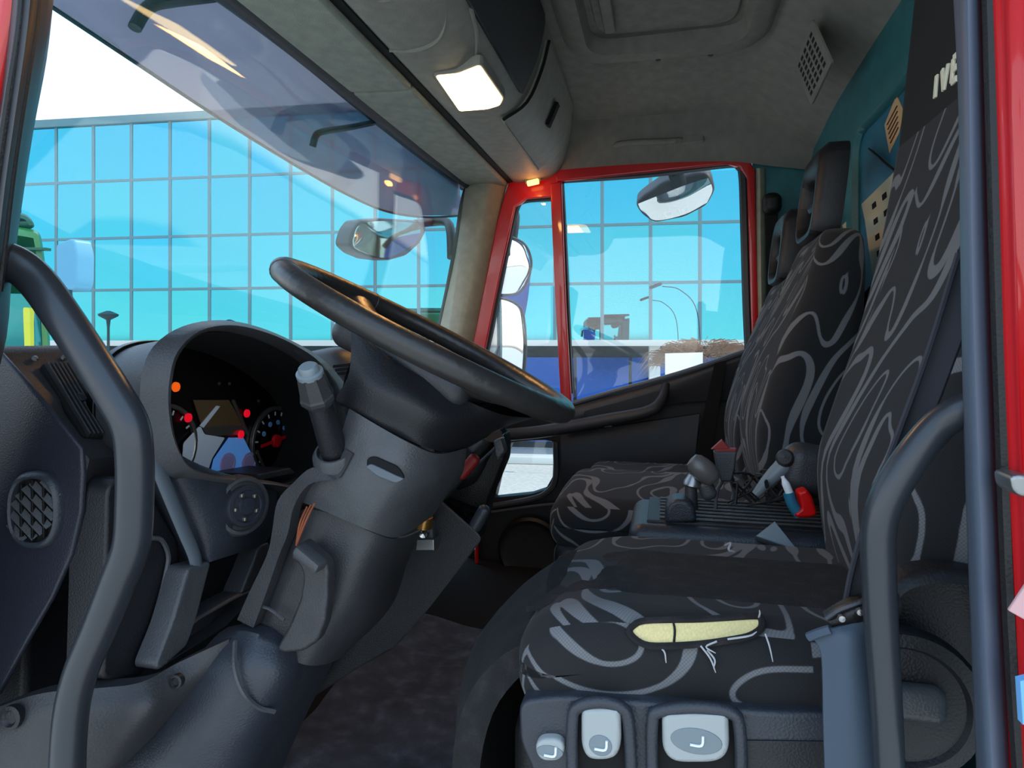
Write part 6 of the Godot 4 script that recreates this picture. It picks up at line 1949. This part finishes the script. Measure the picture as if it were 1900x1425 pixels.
func make_belt() -> void:
	var b := thing("seat_belt", "driver's seat belt with a dark guide and hanging blue-grey strap", "seat belt", V(0.1509, 1.8833, -0.56))
	var u := Mb.new()
	slab(u, [V(0.2228, 2.1753, -0.575), V(0.2317, 2.1717, -0.575), V(0.2297, 2.1209, -0.57), V(0.2104, 2.0621, -0.57), V(0.187, 1.9977, -0.57), V(0.1693, 1.9454, -0.57), V(0.1622, 1.8932, -0.57), V(0.1401, 1.8876, -0.57), V(0.1457, 1.9177, -0.57), V(0.1575, 1.9618, -0.57), V(0.1793, 2.0273, -0.57), V(0.2032, 2.0957, -0.575)], V(0.002, 0, -0.0025), 0.0008)
	obj("upper_strap", u, M.belt_dark, b)
	var fo := Mb.new()
	tube(fo, cr([V(0.222, 2.1714, -0.571), V(0.2022, 2.1, -0.57), V(0.1788, 2.0321, -0.566), V(0.1572, 1.9671, -0.566), V(0.1455, 1.9233, -0.566), V(0.1399, 1.8927, -0.566)], 4), 0.0022, 6)
	obj("strap_hem", fo, M.belt_dark, b)
	var gd := Mb.new()
	skin(gd, [[V(0.1232, 1.8843, -0.555), V(0.1368, 1.8969, -0.55), V(0.1528, 1.9042, -0.55), V(0.1753, 1.9077, -0.555)], [V(0.1252, 1.8815, -0.55), V(0.137, 1.8914, -0.545), V(0.1521, 1.8978, -0.545), V(0.176, 1.8989, -0.55)], [V(0.1302, 1.8739, -0.555), V(0.1406, 1.8822, -0.55), V(0.1543, 1.8877, -0.55), V(0.1753, 1.8894, -0.555)]], V(0, 0, -0.012), 4, 4)
	obj("guide", gd, M.plastic_black, b)
	var ge := Mb.new()
	tube(ge, cr([V(0.1225, 1.8859, -0.55), V(0.1319, 1.8955, -0.546), V(0.1494, 1.9038, -0.546)], 4), 0.0022, 6)
	obj("guide_edge", ge, M.plastic_blue_grey, b)
	for p in [V(0.1315, 1.89, -0.541), V(0.144, 1.8966, -0.54)]:
		var q := Mb.new()
		lathe(q, p, Vector3.BACK, [Vector2(0.003, -0.002), Vector2(0.0025, 0.001), Vector2(0.0005, 0.0015)], 8)
		obj("rivet", q, M.steel, b)
	var l := Mb.new()
	skin(l, [[V(0.1105, 1.8694, -0.555), V(0.1278, 1.8792, -0.548), V(0.1482, 1.8863, -0.55)], [V(0.1174, 1.8629, -0.55), V(0.1348, 1.8746, -0.542), V(0.1522, 1.8776, -0.548)], [V(0.1197, 1.8463, -0.55), V(0.137, 1.8522, -0.542), V(0.1566, 1.8522, -0.55)], [V(0.1205, 1.8041, -0.55), V(0.1403, 1.8107, -0.543), V(0.1633, 1.8107, -0.55)], [V(0.1221, 1.7494, -0.55), V(0.1451, 1.7571, -0.544), V(0.1708, 1.7572, -0.55)], [V(0.1252, 1.6529, -0.55), V(0.1506, 1.6624, -0.545), V(0.1782, 1.6637, -0.55)]], V(0, 0, -0.0025), 5, 4)
	obj("lower_strap", l, M.belt, b)
	var l2 := Mb.new()
	tube(l2, cr([V(0.1099, 1.8689, -0.552), V(0.117, 1.8748, -0.548), V(0.1243, 1.8789, -0.546)], 3), 0.0035, 8)
	obj("folded_edge", l2, M.belt, b)


# ---------------------------------------------------------------- mirrors and the outside sun visor
func make_mirrors_and_visor() -> void:
	var v := thing("outside_visor", "smoked purple acrylic sun visor outside the top of the windscreen", "sun visor", V(-0.9, 2.65, -1.2))
	var m := Mb.new()
	skin(m, [[V(-0.80, 2.80, 0.3), V(-0.82, 2.78, -0.5), V(-0.81, 2.7714, -1.0896), V(-0.82, 2.7792, -1.3453), V(-0.82, 2.7742, -1.6782), V(-0.8, 2.7578, -2.0389), V(-0.76, 2.7159, -2.335)],
		[V(-0.90, 2.75, 0.3), V(-0.92, 2.73, -0.45), V(-0.9, 2.7135, -0.9685), V(-0.9, 2.7046, -1.2776), V(-0.89, 2.6996, -1.6848), V(-0.84, 2.6663, -2.0905), V(-0.765, 2.656, -2.3771)],
		[V(-0.95, 2.68, 0.3), V(-0.95, 2.6379, -0.8308), V(-0.95, 2.6208, -0.9908), V(-0.95, 2.597, -1.2167), V(-0.95, 2.5716, -1.5585), V(-0.9, 2.5437, -2.0016), V(-0.77, 2.6038, -2.4063)]], V(-0.004, 0, 0), 6, 5)
	obj("acrylic", m, M.smoked_acrylic, v)
	var e := Mb.new()
	tube(e, cr([V(-0.951, 2.6385, -0.8317), V(-0.951, 2.6213, -0.9919), V(-0.951, 2.5975, -1.2179), V(-0.951, 2.5721, -1.5602), V(-0.93, 2.551, -1.7944), V(-0.901, 2.5442, -2.0039), V(-0.84, 2.5598, -2.1934), V(-0.77, 2.6038, -2.4063)], 5), 0.004, 6)
	obj("lower_edge", e, M.rubber, v)
	var f := Mb.new()
	tube(f, cr([V(-0.815, 2.7479, -0.9481), V(-0.815, 2.7568, -1.0963), V(-0.825, 2.7683, -1.3535), V(-0.825, 2.76, -1.6885), V(-0.8, 2.7356, -2.089), V(-0.765, 2.709, -2.3907)], 5), 0.012, 8)
	obj("mounting_rail", f, M.plastic_blue_grey, v)
	var b1 := Mb.new()
	tube(b1, cr([V(-0.83, 2.762, -1.063), V(-0.86, 2.7251, -1.0004), V(-0.87, 2.6955, -0.9555), V(-0.88, 2.675, -0.9423), V(-0.89, 2.6461, -0.934)], 4), 0.02, 10, false, 0.55)
	obj("bracket", b1, M.plastic_black, v)
	var b2 := Mb.new()
	tube(b2, cr([V(-0.83, 2.7449, -1.7335), V(-0.85, 2.7033, -1.6401), V(-0.86, 2.6512, -1.5126), V(-0.87, 2.6346, -1.4927), V(-0.88, 2.6082, -1.4942)], 4), 0.015, 10, false, 0.55)
	obj("bracket", b2, M.plastic_black, v)
	# front mirror on its arm
	var fm := thing("front_mirror", "small greenish wide-angle mirror hanging outside the windscreen corner", "mirror", V(-0.95, 2.4792, -2.1128))
	var hd := Mb.new()
	slab(hd, rnd([V(-0.95, 2.4127, -1.826), V(-0.95, 2.4643, -1.8543), V(-0.95, 2.4995, -1.8984), V(-0.95, 2.5348, -2.0466), V(-0.95, 2.6023, -2.4566), V(-0.95, 2.5673, -2.4929), V(-0.95, 2.5034, -2.4212), V(-0.95, 2.4384, -2.2886), V(-0.95, 2.4, -2.1311), V(-0.95, 2.3884, -1.9841), V(-0.95, 2.3941, -1.8835)], 0.02), V(-0.05, 0.0, 0.0), 0.01)
	obj("housing", hd, M.rubber, fm)
	var mg := mat("mirror_green", Color(0.62, 0.75, 0.7), 0.08, 0.85)
	var gl := Mb.new()
	skin(gl, [[V(-0.944, 2.4251, -1.8426), V(-0.944, 2.4799, -1.8864), V(-0.944, 2.5235, -2.0466), V(-0.944, 2.5819, -2.4059)], [V(-0.94, 2.4047, -1.842), V(-0.932, 2.4515, -1.9465), V(-0.932, 2.4794, -2.1182), V(-0.94, 2.5417, -2.3957)], [V(-0.944, 2.4001, -1.879), V(-0.942, 2.396, -1.9755), V(-0.942, 2.4088, -2.1132), V(-0.944, 2.4923, -2.3493)]], V(-0.003, 0, 0), 5, 5)
	obj("glass", gl, mg, fm)
	var ar := Mb.new()
	tube(ar, cr([V(-0.96, 2.5753, -2.3892), V(-0.94, 2.6064, -2.5161), V(-0.86, 2.5952, -2.4744), V(-0.82, 2.5436, -2.4105), V(-0.8, 2.4355, -2.3645)], 5), 0.018, 10)
	obj("arm", ar, M.plastic_black, fm)
	# door mirrors outside the quarter window
	var dm := thing("door_mirror", "tall double door mirror in a blue backed housing outside the passenger quarter window", "mirror", V(-0.6338, 2.2797, -2.62))
	var hs := Mb.new()
	slab(hs, rnd([V(-0.8561, 2.6183, -2.77), V(-0.6946, 2.6116, -2.77), V(-0.5852, 2.5434, -2.77), V(-0.5563, 2.4529, -2.77), V(-0.5755, 2.2885, -2.77), V(-0.5948, 2.1944, -2.77), V(-0.5996, 1.9819, -2.77), V(-0.6335, 1.8869, -2.77), V(-0.8561, 1.883, -2.77)], 0.04), V(-0.10, 0, -0.06), 0.02)
	obj("housing", hs, M.blue_paint, dm)
	var g1 := Mb.new()
	skin(g1, [[V(-0.759, 2.5346, -2.5), V(-0.6584, 2.5482, -2.58), V(-0.5897, 2.5268, -2.66), V(-0.5704, 2.4862, -2.7)], [V(-0.756, 2.4247, -2.49), V(-0.6558, 2.4315, -2.57), V(-0.5922, 2.4394, -2.65), V(-0.5633, 2.4217, -2.7)], [V(-0.759, 2.3086, -2.5), V(-0.6698, 2.311, -2.58), V(-0.6154, 2.3199, -2.65), V(-0.587, 2.3569, -2.69)]], V(0, 0, -0.01), 5, 5)
	obj("upper_glass", g1, M.mirror_glass, dm)
	var g2 := Mb.new()
	skin(g2, [[V(-0.7727, 2.2828, -2.5), V(-0.6813, 2.2912, -2.58), V(-0.627, 2.2764, -2.64), V(-0.5942, 2.2418, -2.68)], [V(-0.7711, 2.1, -2.495), V(-0.68, 2.1, -2.575), V(-0.6258, 2.1, -2.635), V(-0.5823, 2.1, -2.69)], [V(-0.7727, 1.9433, -2.5), V(-0.6813, 1.9399, -2.58), V(-0.627, 1.9372, -2.64), V(-0.5895, 1.9491, -2.68)]], V(0, 0, -0.01), 5, 5)
	obj("lower_glass", g2, M.mirror_glass, dm)
	for p in [[V(-0.7575, 2.5381, -2.495), V(-0.6571, 2.5517, -2.575), V(-0.584, 2.5304, -2.655), V(-0.5586, 2.4721, -2.7), V(-0.561, 2.4101, -2.7), V(-0.5848, 2.3423, -2.68), V(-0.627, 2.3103, -2.64), V(-0.7575, 2.2995, -2.495)], [V(-0.7711, 2.2867, -2.495), V(-0.68, 2.2952, -2.575), V(-0.6224, 2.2808, -2.64), V(-0.5895, 2.2372, -2.68), V(-0.5776, 2.1, -2.69), V(-0.5848, 1.9446, -2.68)]]:
		var q := Mb.new()
		tube(q, cr(p, 4), 0.005, 8)
		obj("glass_rim", q, M.plastic_mid, dm)
	var da := Mb.new()
	tube(da, cr([V(-0.5546, 2.596, -2.335), V(-0.5862, 2.6164, -2.45), V(-0.6038, 2.6294, -2.6), V(-0.6412, 2.5658, -2.72)], 4), 0.02, 10)
	obj("arm", da, M.lamp_dark, dm)
	# kerb mirror above the passenger window
	var km := thing("kerb_mirror", "tilted kerb mirror with a dark hood hanging above the passenger window", "mirror", V(0.0393, 2.6553, -2.5))
	var kh := Mb.new()
	slab(kh, rnd([V(-0.1136, 2.6368, -2.5), V(-0.0855, 2.664, -2.5), V(-0.0059, 2.7165, -2.5), V(0.1266, 2.7448, -2.5), V(0.1612, 2.7347, -2.5), V(0.1803, 2.6738, -2.5), V(0.1497, 2.6155, -2.5), V(0.0686, 2.5752, -2.5), V(-0.0416, 2.5579, -2.5), V(-0.0895, 2.5947, -2.5)], 0.02), V(0.0, 0.05, -0.08), 0.012)
	obj("hood", kh, M.plastic_black, km)
	var kg := Mb.new()
	skin(kg, [[V(-0.0975, 2.6147, -2.4), V(-0.0208, 2.6398, -2.39), V(0.0767, 2.6731, -2.39), V(0.1474, 2.6944, -2.4)], [V(-0.0915, 2.604, -2.445), V(-0.0212, 2.6025, -2.435), V(0.0782, 2.629, -2.435), V(0.1651, 2.6618, -2.445)], [V(-0.0773, 2.5972, -2.495), V(-0.0336, 2.5688, -2.495), V(0.0684, 2.5864, -2.495), V(0.1494, 2.6265, -2.495)]], V(0, 0.002, -0.008), 5, 5)
	obj("glass", kg, M.mirror_glass, km)
	var ka := Mb.new()
	tube(ka, cr([V(0.0283, 2.7365, -2.4), V(0.0366, 2.7294, -2.45), V(0.0534, 2.6997, -2.52)], 4), 0.028, 10)
	obj("arm", ka, M.plastic_black, km)
